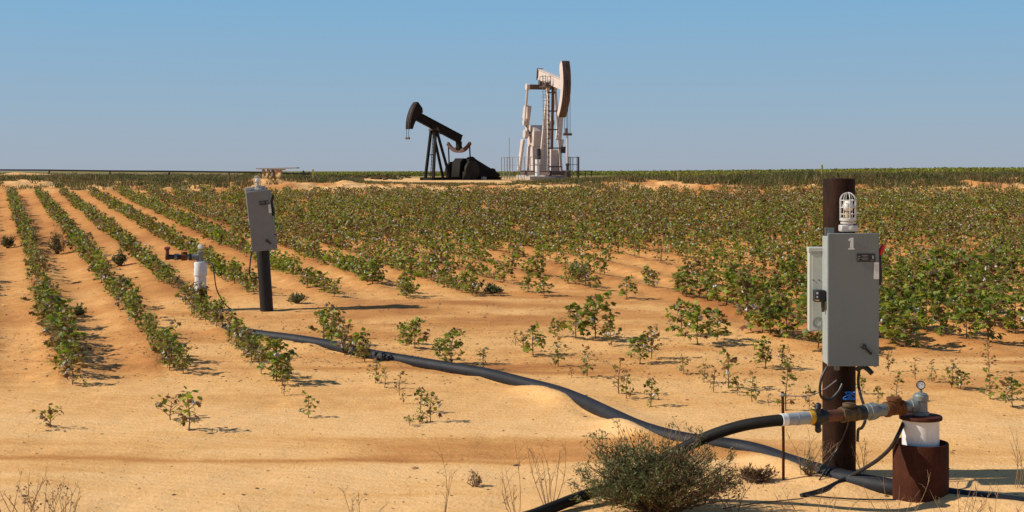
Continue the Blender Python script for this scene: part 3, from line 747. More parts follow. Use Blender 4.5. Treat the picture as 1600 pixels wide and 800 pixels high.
for px, py, wp, hp, nm, lab, cols in [
    (90,397,28,38,'weed','dark olive bushy weed standing in the second cotton row', DKG),
    (12,388,24,22,'weed','low dark weed at the left edge beside the first cotton row', DKG),
    (187,415,22,24,'weed','fine leaved yellow green weed between the second and third rows', OL),
    (122,492,22,16,'weed','small light green weed on the sand between the first two rows', [(.13,.16,.05),(.17,.19,.06)]),
    (905,434,40,32,'weed','feathery light green weed in the front of the dense field', [(.16,.19,.06),(.20,.21,.08)]),
    (1585,402,60,40,'weed','broad feathery weed standing over the crop near the right edge', OL),
    (465,474,34,16,'weed','low spreading weed on sand right of the leaning black post', OL),
    (770,458,34,14,'weed','low green weed on the bare wash in front of the crop', OL),
    (1265,744,40,26,'weed','small green grassy weed at the left foot of the brown post', [(.12,.14,.05),(.16,.16,.07),(.2,.16,.09)]),
    (742,760,22,22,'weed','sparse straw coloured tuft on the open sand below the pipe', [(.24,.17,.08),(.30,.22,.11)]),
    (385,546,40,18,'weed','pale green weed among the third row plants by the pipe end', OL)]:
    p = foot(px, py); bush('weed', lab, 'weed', p, wp/2*p.y/F, wp/2.4*p.y/F, hp*p.y/F, 40 if py < 700 else 12, 1100 if py < 700 else 500, cols, (.05 if py < 470 else .035) if py < 700 else .016)
p = foot(1182, 752)
bush('dead_brush', 'dark brown heap of dead brush on the sand left of the steel stake', 'brush', p, .17, .12, .10, 90, 900, [(.09,.045,.022),(.15,.075,.035),(.05,.026,.014)], .03)
for px, py, wp, hp, lab in [(483,290,34,5,'dark low shrub on the bank right of the timber frame'),(1248,278,28,5,'dark low shrub on the bank left of the brown post')]:
    Y = 67.0; b = at(px, py, Y); b.z = gz(b.x,b.y)
    bush('shrub', lab, 'shrub', b, wp/2*Y/F, .5, (hp+3)*Y/F, 40, 700, DKG, .09, tmpl=QUADL)

# ================================================================== BLACK PIPE, HOSE
def zpipe(x, y): return float(base_h(np.array([x]), np.array([y]))[0])+PIPE_UP
pp = resample([(x, y, zpipe(x,y)-(0 if i < 24 else .012*(i-23))) for i, (x, y) in enumerate(PIPE_XY)], 6)
mb = MB(); mb.tube([tuple(p) for p in pp], PIPE_R, 24)
po = mb.build('black_pipe', M['polypipe']); tag(po, 'large dark grey plastic pipe winding across the sand, half buried in drifts', 'pipe')
HS = [(1224,656,9.5),(1195,659,9.52),(1160,665,9.56),(1120,677,9.62),(1080,694,9.7),(1040,715,9.78),(1000,737,9.82),(955,760,9.80),(905,777,9.62),(858,795,9.40),(800,818,9.15),(720,850,8.9)]
hp_ = resample([tuple(at(*q)) for q in HS], 5)
for p in hp_:
    p[2] = max(p[2], gz(p[0],p[1])+.034)
mb = MB(); mb.tube([tuple(p) for p in hp_], .039, 18)
hz = mb.build('hose', M['hose']); tag(hz, 'black flexible hose arching from the grey fitting down behind the bush', 'hose')

# ================================================================== BROWN POST WITH CONTROL BOX (near)
PX, PYY = 2.462, 10.60; pz = gz(PX, PYY)
mb = MB(); prof = [(.124,-.25),(.124,.4),(.121,1.2),(.119,2.224-pz-.012),(.113,2.224-pz),(.0,2.224-pz+.004)]
post = thing('utility_post', 'thick dark brown post carrying the grey control box marked 1', 'post', (PX,PYY,pz))
MB().lathe(prof, n=40).build('shaft', M['steelpost'], post, angle=50)
# steel strap and conduit fittings under the box
MB().lathe([(.1275,.86),(.1275,.9)], n=40).build('strap', M['darksteel'], post)
def X_at(px, Y): return (px-800)*Y/F
def Z_at(py, Y): return EYE-(py-HOR)*Y/F
def control_box(root, w, h, d, mat, door_mat, number=True):
    """local: x across, y away from the viewer (door at y=0), z up from the box bottom"""
    MB().box((0, .026+d/2, h/2-.010), (w-.012, d, h-.034)).build('cabinet', mat, root, bevel=.004)
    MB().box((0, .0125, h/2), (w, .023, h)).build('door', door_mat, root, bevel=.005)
    # drip flange along the cabinet front
    MB().box((0, .030, h-.022), (w-.004, .008, .012)).build('flange', mat, root, bevel=.002)
    k = MB(); k.lathe([(.020,0),(.020,.016),(.016,.020),(0,.020)], (w/2-.115, 0, .145), (0,-1,0), 20)
    k.beam((w/2-.115,-.018,.145), (w/2-.068,-.018,.098), .014, .020, (0,-1,0))
    k.lathe([(.011,0),(.011,.020),(0,.021)], (w/2-.068,-.008,.098), (0,-1,0), 14); k.build('door_handle', M['black'], root, bevel=.002)
    pl = MB().box((w/2-.096, -.003, h-.178), (.135, .005, .060)).build('nameplate', M['plate'], root, bevel=.001)
    q = MB()
    for (x0, z0, ww, hh_) in [(-.052,.010,.018,.003),(-.052,-.004,.018,.003),(-.060,-.016,.010,.003),(-.010,.016,.042,.0025),(-.006,.006,.036,.002),(-.012,-.004,.05,.0022),(-.008,-.014,.04,.002),(.050,.004,.010,.024),(.044,-.018,.018,.002)]:
        q.box((w/2-.096+x0, -.0065, h-.178+z0), (ww, .002, hh_))
    q.build('print', M['paleprint'], pl)
    sk = MB().box((w/2-.020, -.0025, h-.272), (.036, .003, .122)).build('sticker', M['white'], root)
    q = MB()
    for i in range(4): q.box((w/2-.020, -.005, h-.232-.014*i), (.026, .0015, .004))
    q.build('print', M['paleprint'], sk)
    sw = MB(); sw.box((w/2+.012, .060, h-.27), (.030, .050, .22)); sw.box((w/2+.026,.062,h-.31), (.018,.030,.10)); sw.build('switch_plate', M['black'], root, bevel=.004)
    lv = MB(); lv.tube([(w/2+.016,.050,h-.165),(w/2+.030,.045,h-.125),(w/2+.042,.042,h-.085)], [.013,.021,.014], 14); lv.build('switch_handle', M['red'] if number else M['black'], root)
    MB().cyl((w/2,.04,.21),(w/2+.022,.04,.21),.010,n=12).build('latch', M['black'], root)
    # mounting ears
    for z0 in (h+.005,):
        MB().box((-w/2+.055, d+.005, z0), (.070,.006,.055)).build('mounting_ear', M['galv'], root, bevel=.002)
    if number:
        ox, oz, s = w/2-.374+.172, h-.118, .086
        gl = [(.06,0),(.50,0),(.50,.10),(.42,.13),(.42,1.0),(.27,1.0),(.08,.86),(.08,.72),(.20,.76),(.20,.13),(.06,.10)]
        mbx = MB().prism([(ox+(x-.28)*s*1.15, oz+z*s) for x, z in gl], -.004, -.0008)
        mbx.build('number', M['white'], root, smooth=False)
YF = 10.25
cb = thing('control_box', 'grey steel control box marked 1 with red switch handle on the brown post', 'control box', (X_at(1333.6,YF), YF, Z_at(572.5,YF)))
control_box(cb, .374, .969, .185, M['boxgrey'], M['boxdoor_shaded'])
# padlocked interlock on the left side of the cabinet
lx = -.187
MB().box((lx-.041,.105,.505), (.080,.085,.086)).build('interlock', M['black'], cb, bevel=.006)
MB().box((lx-.064,.0600,.507), (.028,.004,.074)).build('interlock_label', M['navy'], cb, bevel=.001)
q = MB(); q.box((lx-.064,.0565,.528),(.014,.002,.016)); q.box((lx-.064,.0565,.500),(.010,.002,.012)); q.build('interlock_print', M['white'], cb)
MB().box((lx-.064,.0565,.4755),(.026,.003,.008)).build('interlock_trim', M['stakeyellow'], cb)
MB().box((lx-.014,.10,.425), (.022,.03,.075)).build('interlock_tab', M['brass'], cb, bevel=.003)
# hub and conduit under the box
MB().lathe([(.020,-.04),(.020,-.002),(.026,-.002),(.026,.002)], (-.09,.14,-.006), n=16).build('conduit_hub', M['galv'], cb)
MB().lathe([(.017,-.03),(.017,-.002)], (.075,.12,-.006), n=16).build('conduit_hub', M['brass'], cb)
# pale breaker box tucked behind
Yb = 10.47
bb = thing('breaker_box', 'pale grey breaker box fixed behind the left side of the control box', 'breaker box', (X_at(1264,Yb), Yb, Z_at(518,Yb)), (0,0,R(-6)))
hb = Z_at(388,Yb)-Z_at(518,Yb)
MB().box((.085,.062,hb/2), (.17,.12,hb)).build('cabinet', M['boxlight'], bb, bevel=.006)
MB().box((.098,.0005,hb/2-.012), (.150,.004,hb-.05)).build('cover', M['boxlight'], bb, bevel=.002)
MB().prism([(-.004,hb+.006),(.176,hb+.006),(.176,hb-.022),(.02,hb-.022),(.014,hb-.030),(-.004,hb-.030)], -.010, .126).build('hood', M['boxlight'], bb, bevel=.003)
kn = MB()
for r in (.040,.028):
    n_ = 28; ring = [(.066+r*math.cos(2*math.pi*j/n_), -.0035, .068+r*math.sin(2*math.pi*j/n_)) for j in range(n_+1)]
    kn.tube(ring, .0016, 5, False)
kn.build('knockout', M['galv'], bb)
for xx in (.030,.074):
    MB().lathe([(.005,0),(.005,.004),(0,.005)], (xx,-.0015,hb*.62), (0,-1,0), 10).build('screw', M['darksteel'], bb)
# caged lamp on top of the box
def caged_lamp(label, loc, s=1.0, rot=(0,0,0)):
    t = thing('caged_lamp', label, 'lamp', loc, rot); t.scale = (s,s,s)
    MB().box((0,0,.028), (.124,.10,.050)).build('junction_box', M['cage'], t, bevel=.008)
    MB().lathe([(.022,0),(.022,.006),(.012,.010),(0,.010)], (.018,-.050,.030), (0,-1,0), 16).build('plug', M['cage'], t)
    MB().lathe([(.040,.052),(.040,.060),(.056,.064),(.056,.074),(.048,.078),(.048,.084),(.062,.086),(.062,.104),(.054,.106)], n=28).build('collar', M['cage'], t)
    MB().lathe([(.024,.105),(.024,.150),(.018,.153)], n=18).build('socket', M['socket'], t)
    MB().ball((0,0,.195), .041, 18, 12, (1,1,1.05)).build('bulb', M['bulbglass'], t)
    g = MB()
    for z in (.135,.185,.238):
        g.tube([(.059*math.cos(2*math.pi*j/24), .059*math.sin(2*math.pi*j/24), z) for j in range(25)], .0030, 6, False)
    for k in range(4):
        a = k*math.pi/4+math.pi/2; c, s_ = math.cos(a), math.sin(a)
        arc = [(-.060*c,-.060*s_,.10),(-.060*c,-.060*s_,.238)]+[(-.060*math.cos(b)*c, -.060*math.cos(b)*s_, .238+.058*math.sin(b)) for b in np.linspace(.2,math.pi-.2,11)]+[(.060*c,.060*s_,.238),(.060*c,.060*s_,.10)]
        g.tube(arc, .0034, 6, False)
    g.build('cage', M['cage'], t); return t
caged_lamp('caged bulb lamp standing on the grey box marked 1', (X_at(1325,10.34), 10.34, Z_at(364,YF)+.003), .98)
# cables
def cable(name, label, pts, r, n=8, mat='black', cat='cable', res=8):
    o = MB().tube([tuple(p) for p in resample([tuple(p) for p in pts], res)], r, n).build(name, M[mat]); return tag(o, label, cat)
zb = Z_at(572.5,YF)
cable('power_cable', 'black cable looping from the box bottom down the left side of the post', [at(1292,574,10.40),at(1284,590,10.38),at(1281,610,10.38),at(1285,622,10.39),at(1297,624,10.42),at(1310,612,10.43),at(1316,600,10.45)], .010)
cable('power_cable', 'thick short black cable stub sticking out right under the box', [at(1340,577,10.36),at(1348,573,10.30),at(1356,577,10.28),at(1363,584,10.27)], .019, 12)
cable('power_cable', 'black cable hanging along the right side of the post behind the fittings', [at(1343,576,10.40),at(1341,595,10.42),at(1344,615,10.40),at(1350,635,10.2),at(1352,655,10.1),at(1347,668,10.15),at(1341,672,10.4),at(1340,690,10.42)], .011)
cable('bare_wire', 'thin pale wire stretched from the steel stake across the post front', [at(1222,618,10.40),at(1250,619,10.40),at(1272,616,10.41),at(1290,607,10.44),at(1307,594,10.452)], .0042, 6, 'railgrey', 'wire')
cable('thin_wire', 'thin dark wire running down the lower front of the post to the ground', [at(1328,650,10.0),at(1322,672,10.3),at(1312,695,10.43),at(1300,715,10.42),at(1290,735,10.35),at(1280,750,10.25)], .005, 6, 'black', 'wire')
def on(px, py):
    f = foot(px, py); return Vector((f.x, f.y, f.z+.014))
cable('well_cable', 'thick black cable sagging from the well cap to the sand in front of the post', [at(1412,660,9.88),at(1404,678,9.80),at(1392,699,9.85),at(1372,718,10.0),at(1345,735,10.15),on(1318,752),on(1285,768),on(1252,777)], .014, 10)
cable('thin_wire', 'thin black wire lying on the sand towards the rusty casing', [on(1252,776),on(1290,780),on(1335,783),on(1380,784),on(1400,784)], .006, 6, 'black', 'wire')
cable('thin_wire', 'thin wire lying on the sand leading away from the bush', [on(1130,798),on(1170,791),on(1215,786),on(1255,782)], .004, 6, 'black', 'wire')
# blue marking tape: a knotted scrawl on the post front
yb_ = PYY-.128; scr = []
for i in range(70):
    a = i*.55; scr.append((X_at(1327,yb_)+.048*math.cos(a*.37)*(.55+.45*math.sin(a*1.3)), yb_-.006-.010*abs(math.sin(a)), Z_at(618,yb_)+.028*math.sin(a*.61+1)))
tag(MB().tube(scr, .0038, 5).build('blue_tie', M['blue']), 'tangled bright blue tie wire on the post above the valve', 'tie wire')
# steel stake
sp_ = foot(1224, 750)
stk = thing('steel_stake', 'thin rusty steel stake standing left of the brown post', 'stake', sp_)
MB().tube([(0,0,-.15),(0,0,.3),(-.006,0,Z_at(612,sp_.y)-sp_.z)], .0105, 8).build('rod', M['rust'], stk)
MB().ball((-.005,-.004,Z_at(617,sp_.y)-sp_.z), .022, 8, 6, (1.4,1,.6)).build('wire_knot', M['railgrey'], stk)

# ================================================================== NEAR WELL
WY = 9.88; WX = X_at(1438.5, WY); wz = gz(WX, WY)
zt = Z_at(690.5, WY)-wz
cs = thing('well_casing', 'rusty brown steel well casing around the white pipe', 'well casing', (WX,WY,wz))
MB().lathe([(.191,-.2),(.191,zt-.006),(.188,zt),(.178,zt),(.175,zt-.006),(.175,-.1)], n=56).build('casing', M['rust'], cs, angle=50)
z1 = Z_at(655,WY)-wz
wp_ = thing('well_pipe', 'white plastic well pipe rising from the rusty casing under a flat cap', 'well pipe', (WX,WY,wz))
MB().lathe([(.127,-.08),(.127,z1),(.10,z1+.001)], n=48).build('pipe', M['whitepvc'], wp_, angle=50)
MB().lathe([(.146,z1+.002),(.148,z1+.006),(.148,z1+.020),(.144,z1+.026),(.05,z1+.028)], n=48).build('cap', M['rust'], wp_, angle=50)
wt = thing('well_head_fitting', 'galvanised pipe tee standing on the well cap', 'pipe fitting', (WX,WY,wz))
z2 = z1+.030
MB().lathe([(.058,z2),(.058,z2+.022),(.048,z2+.026),(.046,z2+.10),(.055,z2+.104),(.055,z2+.134),(.048,z2+.140),(.046,z2+.150),(.030,z2+.154),(.012,z2+.160),(.012,z2+.182)], n=28).build('tee', M['galv'], wt)
zc = Z_at(634,WY)-wz
MB().lathe([(.042,0),(.042,.035),(.052,.037),(.052,.075),(.044,.077)], (0,0,zc), (-1,-.18,0), 24).build('branch', M['galv'], wt)
gg = thing('pressure_gauge', 'round pressure gauge with white dial on top of the well fitting', 'gauge', (WX,WY,wz+z2+.182))
MB().lathe([(.029,-.014),(.031,-.010),(.031,.012),(.028,.0155),(.025,.0155),(.024,.011)], (0,0,.028), (-.15,-1,.05), 28).build('case', M['black'], gg)
MB().lathe([(.0245,.0),(.0245,.0125),(0,.0126)], (0,0,.028), (-.15,-1,.05), 28).build('dial', M['white'], gg)
nd = MB(); nd.beam((0,-.0138,.028),(.010,-.0142,.040),.003,.002,(0,-1,0)); nd.beam((-.014,-.0140,.022),(-.008,-.0140,.022),.003,.002,(0,-1,0)); nd.build('needle', M['black'], gg)
# run of fittings from the tee to the hose
def run(px): 
    t = (1428-px)/(1428-1222.0); Y = WY+(9.5-WY)*t; py = 634+(656-634)*t-2.0*math.sin(math.pi*t)*-1
    return at(px, py, Y)
def seg(mb, a, b, r0, r1=None, n=22): return mb.cyl(run(a), run(b), r0*WY/F, (r1 or r0)*WY/F, n)
fx = thing('pipe_run', 'run of rusty and galvanised pipe fittings crossing in front of the brown post', 'pipe fittings', run(1330))
m_ = MB(); seg(m_,1424,1408,9.5); m_.build('nipple', M['galv'], fx, world=True)
m_ = MB(); seg(m_,1411,1405,12); seg(m_,1405,1389,10.5); seg(m_,1389,1383,12)
c0 = run(1397); up = Vector((0,0,1)); m_.cyl(c0, c0+up*.062, .045, n=22); m_.cyl(c0+up*.055, c0+up*.078, .053, n=22); m_.build('rusty_tee', M['rustlight'], fx, bevel=.003, world=True)
m_ = MB(); seg(m_,1384,1364,9.8); m_.build('nipple', M['galv'], fx, world=True)
m_ = MB(); seg(m_,1370,1366,11.5); seg(m_,1366,1357,14,14,8); seg(m_,1357,1350,12); m_.build('union', M['galv'], fx, bevel=.003, world=True)
m_ = MB(); seg(m_,1352,1338,11.5); m_.build('coupling', M['black'], fx, bevel=.002, world=True)
m_ = MB(); seg(m_,1340,1334,12.5,12.5,8); seg(m_,1334,1320,11); seg(m_,1320,1314,12.5,12.5,8); c0 = run(1327); m_.cyl(c0, c0+up*.055, .036, .026, 18); m_.build('valve_body', M['brass'], fx, bevel=.003, world=True)
m_ = MB(); m_.lathe([(.030,0),(.046,.006),(.048,.018),(.044,.028),(.020,.034),(0,.034)], tuple(c0+up*.046), (0,0,1), 20); m_.build('valve_knob', M['brass'], fx, world=True)
m_ = MB(); seg(m_,1315,1280,8.8); m_.build('rusty_nipple', M['rustpipe'], fx, world=True)
m_ = MB(); seg(m_,1290,1284,10.5,12); seg(m_,1284,1270,12.5)
c0 = run(1277)
for s_ in (1,-1):
    m_.tube([c0+Vector((0,-.03,s_*.03)), c0+Vector((-.006,-.045,s_*.066)), c0+Vector((.004,-.03,s_*.088))], [.022,.020,.016], 10)
    m_.ball(c0+Vector((.0,-.030,s_*.080)), .024, 10, 8)
m_.build('cam_coupler', M['black'], fx, bevel=.002, world=True)
m_ = MB(); seg(m_,1272,1263,10.8,10.2); m_.build('yellow_collar', M['yellow'], fx, bevel=.002, world=True)
m_ = MB(); seg(m_,1264,1246,9.6); seg(m_,1246,1244,9.9); seg(m_,1244,1227,9.4,9.1); m_.build('grey_sleeve', M['graypvc'], fx, bevel=.001, world=True)
m_ = MB(); seg(m_,1229,1220,9.3,9.6); m_.build('white_clamp', M['white'], fx, world=True)

# ================================================================== FAR POST, BOX AND WELL
lp = foot(417, 486); LEAN = R(-6.3); PLEAN = R(-3.9)
fp = thing('utility_post', 'black wooden post leaning left with a grey control box on it', 'post', lp, (0,PLEAN,0))
MB().lathe([(.094,-.3),(.093,.6),(.090,1.70),(.084,1.72),(0,1.725)], n=28).build('shaft', M['blackpost'], fp, angle=50)
fb = thing('control_box', 'tilted grey control box with white sticker on the leaning black post', 'control box', Vector((X_at(412.6,lp.y-.3), lp.y-.30, Z_at(392,lp.y-.3))), (0,LEAN,0))
control_box(fb, .335, .86, .17, M['boxgrey_dull'], M['boxgrey_dull'], number=False)
fbb = thing('breaker_box', 'small grey breaker box behind the tilted control box', 'breaker box', fb.location+Vector((-.245,.20,.36)), (0,LEAN,0))
MB().box((.13,.06,.27), (.28,.11,.54)).build('cabinet', M['boxgrey'], fbb, bevel=.005)
MB().box((.13,.0,.27), (.26,.006,.50)).build('cover', M['boxgrey'], fbb, bevel=.002)
MB().box((.01,.05,-.02), (.05,.06,.05)).build('conduit_hub', M['black'], fbb, bevel=.003)
caged_lamp('small caged lamp on top of the tilted control box', fb.location+Vector((math.sin(LEAN)*.863-.005,.10,math.cos(LEAN)*.863+.004)), .72, (0,LEAN,0))
cable('power_cable', 'black cable drooping from the tilted box to the leaning black post', [at(393,394,20.05),at(391,410,20.05),at(390,428,20.05),at(395,435,20.08),at(404,434,20.15)], .010)
lw = foot(313, 483)
ow = thing('well_casing', 'dark steel casing under the white plastic well pipe among row plants', 'well casing', lw)
def zl(py): return Z_at(py, lw.y)-lw.z
MB().lathe([(.10,-.2),(.10,zl(450)),(.088,zl(450))], n=32).build('casing', M['blackpost'], ow, angle=50)
wv_ = thing('well_pipe', 'white plastic well pipe with coupling standing in the third row', 'well pipe', lw)
MB().lathe([(.086,zl(455)),(.086,zl(428)),(.07,zl(428))], n=32).build('pipe', M['whitepvc'], wv_, angle=50)
MB().lathe([(.087,zl(431)),(.098,zl(430)),(.098,zl(411)),(.090,zl(409)),(.03,zl(408.5))], n=32).build('coupling', M['whitepvc'], wv_, angle=40)
wf = thing('pipe_run', 'dark pipe fittings with red valve handle reaching left over the white well pipe', 'pipe fittings', lw)
MB().lathe([(.048,zl(408)),(.048,zl(405)),(.040,zl(404)),(.040,zl(397)),(.046,zl(396)),(.046,zl(393)),(.02,zl(391.5))], n=20).build('tee', M['galv'], wf)
zc = zl(401.5); kx = lw.y/F
seq = [(309,300,5.4,'galv'),(301,296,6.4,'black'),(297,288,5.0,'galv'),(292,284,6.6,'rustlight'),(285,277,5.0,'black'),(279,273,6.2,'galv'),(274,262,4.6,'black'),(265,259,5.6,'rustpipe')]
for a, b, r, mt in seq:
    MB().cyl(((a-313)*kx,0,zc),((b-313)*kx,-.02,zc),r*.85*kx,n=16).build('fitting', M[mt], wf)
MB().cyl(((288-313)*kx,0,zc),((288-313)*kx,0,zc+.075),.045,n=14).build('tee_branch', M['rustlight'], wf)
MB().cyl(((262-313)*kx,-.02,zc),((262-313)*kx,-.02,zc+.13),.026,n=12).build('valve_stem', M['rustpipe'], wf)
MB().lathe([(.012,0),(.042,.006),(.042,.030),(.012,.036)], ((262-313)*kx,-.02,zc+.11), (0,-.3,1), 16).build('valve_wheel', M['redold'], wf)
lg = thing('pressure_gauge', 'small pressure gauge on top of the white well pipe among the crop', 'gauge', lw+Vector((0,0,zl(391.5))))
MB().cyl((0,0,-.005),(0,0,.03),.010,n=8).build('stem', M['galv'], lg)
MB().lathe([(.036,-.016),(.036,.014),(.030,.016),(.0,.0162)], (0,0,.055), (-.2,-1,0), 18).build('dial', M['white'], lg)
cable('well_cable', 'thin black cable arching from the white well pipe down to the field soil', [at(320,410,20.5),at(328,410,20.4),at(333,416,20.3),at(335,430,20.3),at(338,450,20.4),at(345,466,20.4),at(353,477,20.4),at(361,483,20.4),], .009)
# ================================================================== FAR PIPE RUN, TIMBER FRAME, MARKERS
fr_ = thing('pipeline', 'long thin black pipe on short supports along the horizon', 'pipeline', at(200,280,140))
p_ = [at(px, py, 140) for px, py in ((-120,264.8),(0,265.6),(77,266.0),(172,267.2),(265,267.8),(358,268.8),(430,270.2),(470,271.6))]
MB().tube(resample([tuple(p) for p in p_], 4), .085, 10).build('pipe', M['black'], fr_, world=True)
for px, py in ((-20,265.4),(77,266.0),(172,267.2),(265,267.8),(358,268.8),(450,271)):
    a = at(px, py, 140); g0 = Vector((a.x, a.y, gz(a.x,a.y)-.1)); MB().beam(g0, a-Vector((0,0,.05)), .12, .12, (0,1,0)).build('support', M['black'], fr_, world=True)
m_ = MB(); e_ = at(470,271.6,140); m_.cyl(e_, e_+Vector((.5,0,0)), .16, n=12); m_.box(e_+Vector((.25,0,.2)), (.12,.12,.3)); m_.cyl(e_+Vector((.7,0,0)), e_+Vector((.95,0,0)), .15, n=12); m_.cyl(e_+Vector((.4,0,0)), e_+Vector((.8,0,0)), .08, n=12); m_.build('valve', M['black'], fr_, world=True)
tY = 65.5; k = tY/F
tb = thing('timber_frame', 'pale new timber frame with a long plank on top, standing on the bank', 'timber frame', (X_at(435,tY), tY, gz(X_at(435,tY),tY)), (0,0,R(-34)))
zt_ = Z_at(263,tY)-tb.location.z
m_ = MB(); m_.beam((-44*k,-.05,zt_-.02),(43*k,-.05,zt_+.02),.20,.045); m_.build('plank', M['greytimber'], tb, bevel=.004)
m_ = MB(); m_.beam((-20*k,.12,zt_-.07),(10*k,.12,zt_-.06),.10,.05); m_.build('plank', M['timber'], tb, bevel=.004)
for px, lean, w in ((404,.05,3),(411,.14,3),(423,.02,3),(430,.05,5),(437,-.02,5)):
    x = (px-435)*k*1.13; MB().beam((x,random.uniform(-.1,.2),-.05),(x+lean,.05,zt_-.05),w*k*1.25,.11,(0,1,0)).build('leg', M['timber'] if px != 423 else M['greytimber'], tb, bevel=.003)
MB().beam((-33*k,.1,.06),(-14*k,.1,.10),.10,.10).build('sill', M['timber'], tb, bevel=.003)
for px, yt, yb, lab in ((489.5,264.5,278,'yellow marker stake on the bank right of the timber frame'),(1061.5,269,281,'leaning yellow marker stake on the bank right of the pale pump jack'),(1285,257.5,272,'yellow marker stake on the bank right behind the brown post')):
    Y = 66.0; b = at(px, yb, Y); z0 = gz(b.x,b.y); tt = at(px-(2 if px > 1000 and px < 1100 else .6), yt, Y)
    t = thing('marker_stake', lab, 'marker', (b.x,b.y,z0)); MB().beam((0,0,-.1), Vector(tt)-Vector((b.x,b.y,z0)), .085, .03, (0,1,0)).build('post', M['stakeyellow'], t, bevel=.004)

# ================================================================== DARK PUMP JACK
def ibeam(mb, p0, p1, w, h, t=.05, tw=.05):
    p0 = Vector(p0); p1 = Vector(p1); d = (p1-p0).normalized(); sd = d.cross(Vector((0,0,1))).normalized(); u = sd.cross(d).normalized()
    mb.beam(p0, p1, tw, h-2*t); mb.beam(p0+u*(h/2-t/2), p1+u*(h/2-t/2), w, t); mb.beam(p0-u*(h/2-t/2), p1-u*(h/2-t/2), w, t); return mb
def horse_head(root, pivot, Rr, a0, a1, width, dtop, dbot, mats, rib=.05):
    """arc plate of radius Rr about the pivot between angles a0 (low) and a1 (high), cheeks tapering from dtop deep to dbot"""
    px, pz_ = pivot; n = 16
    arc = [(px+Rr*math.cos(a), pz_+Rr*math.sin(a)) for a in np.linspace(a0, a1, n)]
    inner = [(px+(Rr-d)*math.cos(a), pz_+(Rr-d)*math.sin(a)) for a, d in zip(np.linspace(a1, a0, 9), np.interp(np.linspace(0,1,9), [0,.12,.5,1], [dtop*.72,dtop,dtop*.72,dbot]))]
    for s_ in (1,-1):
        MB().prism(arc+inner, s_*(width/2-.03), s_*width/2).build('cheek', mats[0], root, smooth=False)
    outer = [(px+(Rr+.002)*math.cos(a), pz_+(Rr+.002)*math.sin(a)) for a in np.linspace(a0, a1, n)]; inr = [(px+(Rr-.08)*math.cos(a), pz_+(Rr-.08)*math.sin(a)) for a in np.linspace(a1, a0, n)]
    MB().prism(outer+inr, -width/2+.035, width/2-.035).build('arc_plate', mats[1], root, smooth=False)
    g = MB()
    for yy in (-width*.14, width*.14):
        o2 = [(px+(Rr+.05)*math.cos(a), pz_+(Rr+.05)*math.sin(a)) for a in np.linspace(a0, a1, n)]; i2 = [(px+(Rr+.003)*math.cos(a), pz_+(Rr+.003)*math.sin(a)) for a in np.linspace(a1, a0, n)]
        g.prism(o2+i2, yy-.03, yy+.03)
    g.build('cable_groove', mats[2], root, smooth=False)
    return arc
JB = M['jackblack']
bx, byy = X_at(678,150), 150.0; bz = gz(bx, byy)
jk = thing('pump_jack', 'dark rusty pump jack with its head raised over the field', 'pump jack', (bx,byy,bz), (0,0,R(228)))
PVZ = 5.45; ti = R(19.5); cb_, sb_ = math.cos(ti), math.sin(ti)
def bl(d, off=0): return (d*cb_-off*sb_, PVZ+.42+d*sb_+off*cb_)
def b3(d, y=0, off=0): q = bl(d, off); return (q[0], y, q[1])
m_ = MB(); ibeam(m_, b3(-4.35), b3(2.75), .42, .92, .07, .30); m_.build('walking_beam', JB, jk, bevel=.01)
horse_head(jk, (0,PVZ+.1), 3.80, R(-3), R(45), .74, 1.25, .34, (JB, JB, M['jackrust']))
m_ = MB(); m_.cyl((0,-.55,PVZ),(0,.55,PVZ),.17,n=16); m_.box((0,0,PVZ-.10),(.7,1.0,.12)); m_.box((0,0,PVZ+.05),(.5,.36,.2)); m_.build('saddle_bearing', M['jackrust'], jk, bevel=.01)
for y in (.60,-.60):
    MB().beam((.72,y*1.02,-.05),(.10,y*.55,PVZ-.12),.24,.26,(1,0,0)).build('samson_leg', JB, jk, bevel=.01)
for y in (.28,-.28):
    MB().beam((-2.0,y*1.9,-.05),(-.12,y,PVZ-.12),.20,.24,(1,0,0)).build('samson_leg', JB, jk, bevel=.01)
m_ = MB()
for z in (.75,2.7):
    q = z/PVZ; y = .60*(1-q*.45); m_.beam((.72-.62*q,-y,z),(.72-.62*q,y,z),.10,.10)
m_.build('cross_brace', JB, jk)
m_ = MB()
for y in (.98,.52):
    m_.beam((1.05,y,-.05),(.55,y*.92,PVZ+.35),.06,.06,(1,0,0))
for i in range(15):
    q = (i+.5)/15; m_.beam((1.05-.5*q,.98,q*5.5),(1.05-.5*q,.50,q*5.5),.05,.05)
m_.build('ladder', M['jackdull'], jk)
MB().box((.5,1.05,PVZ-.55),(.8,.9,.06)).build('platform', JB, jk)
# cable and carrier under the head
xc = 3.86
for y in (-.16,.16): MB().cyl((xc,y,PVZ-.05),(xc,y,PVZ-1.05),.025,n=8).build('bridle_cable', JB, jk)
MB().box((xc,0,PVZ-1.05),(.18,.56,.22)).build('carrier_bar', M['jackrust'], jk, bevel=.02)
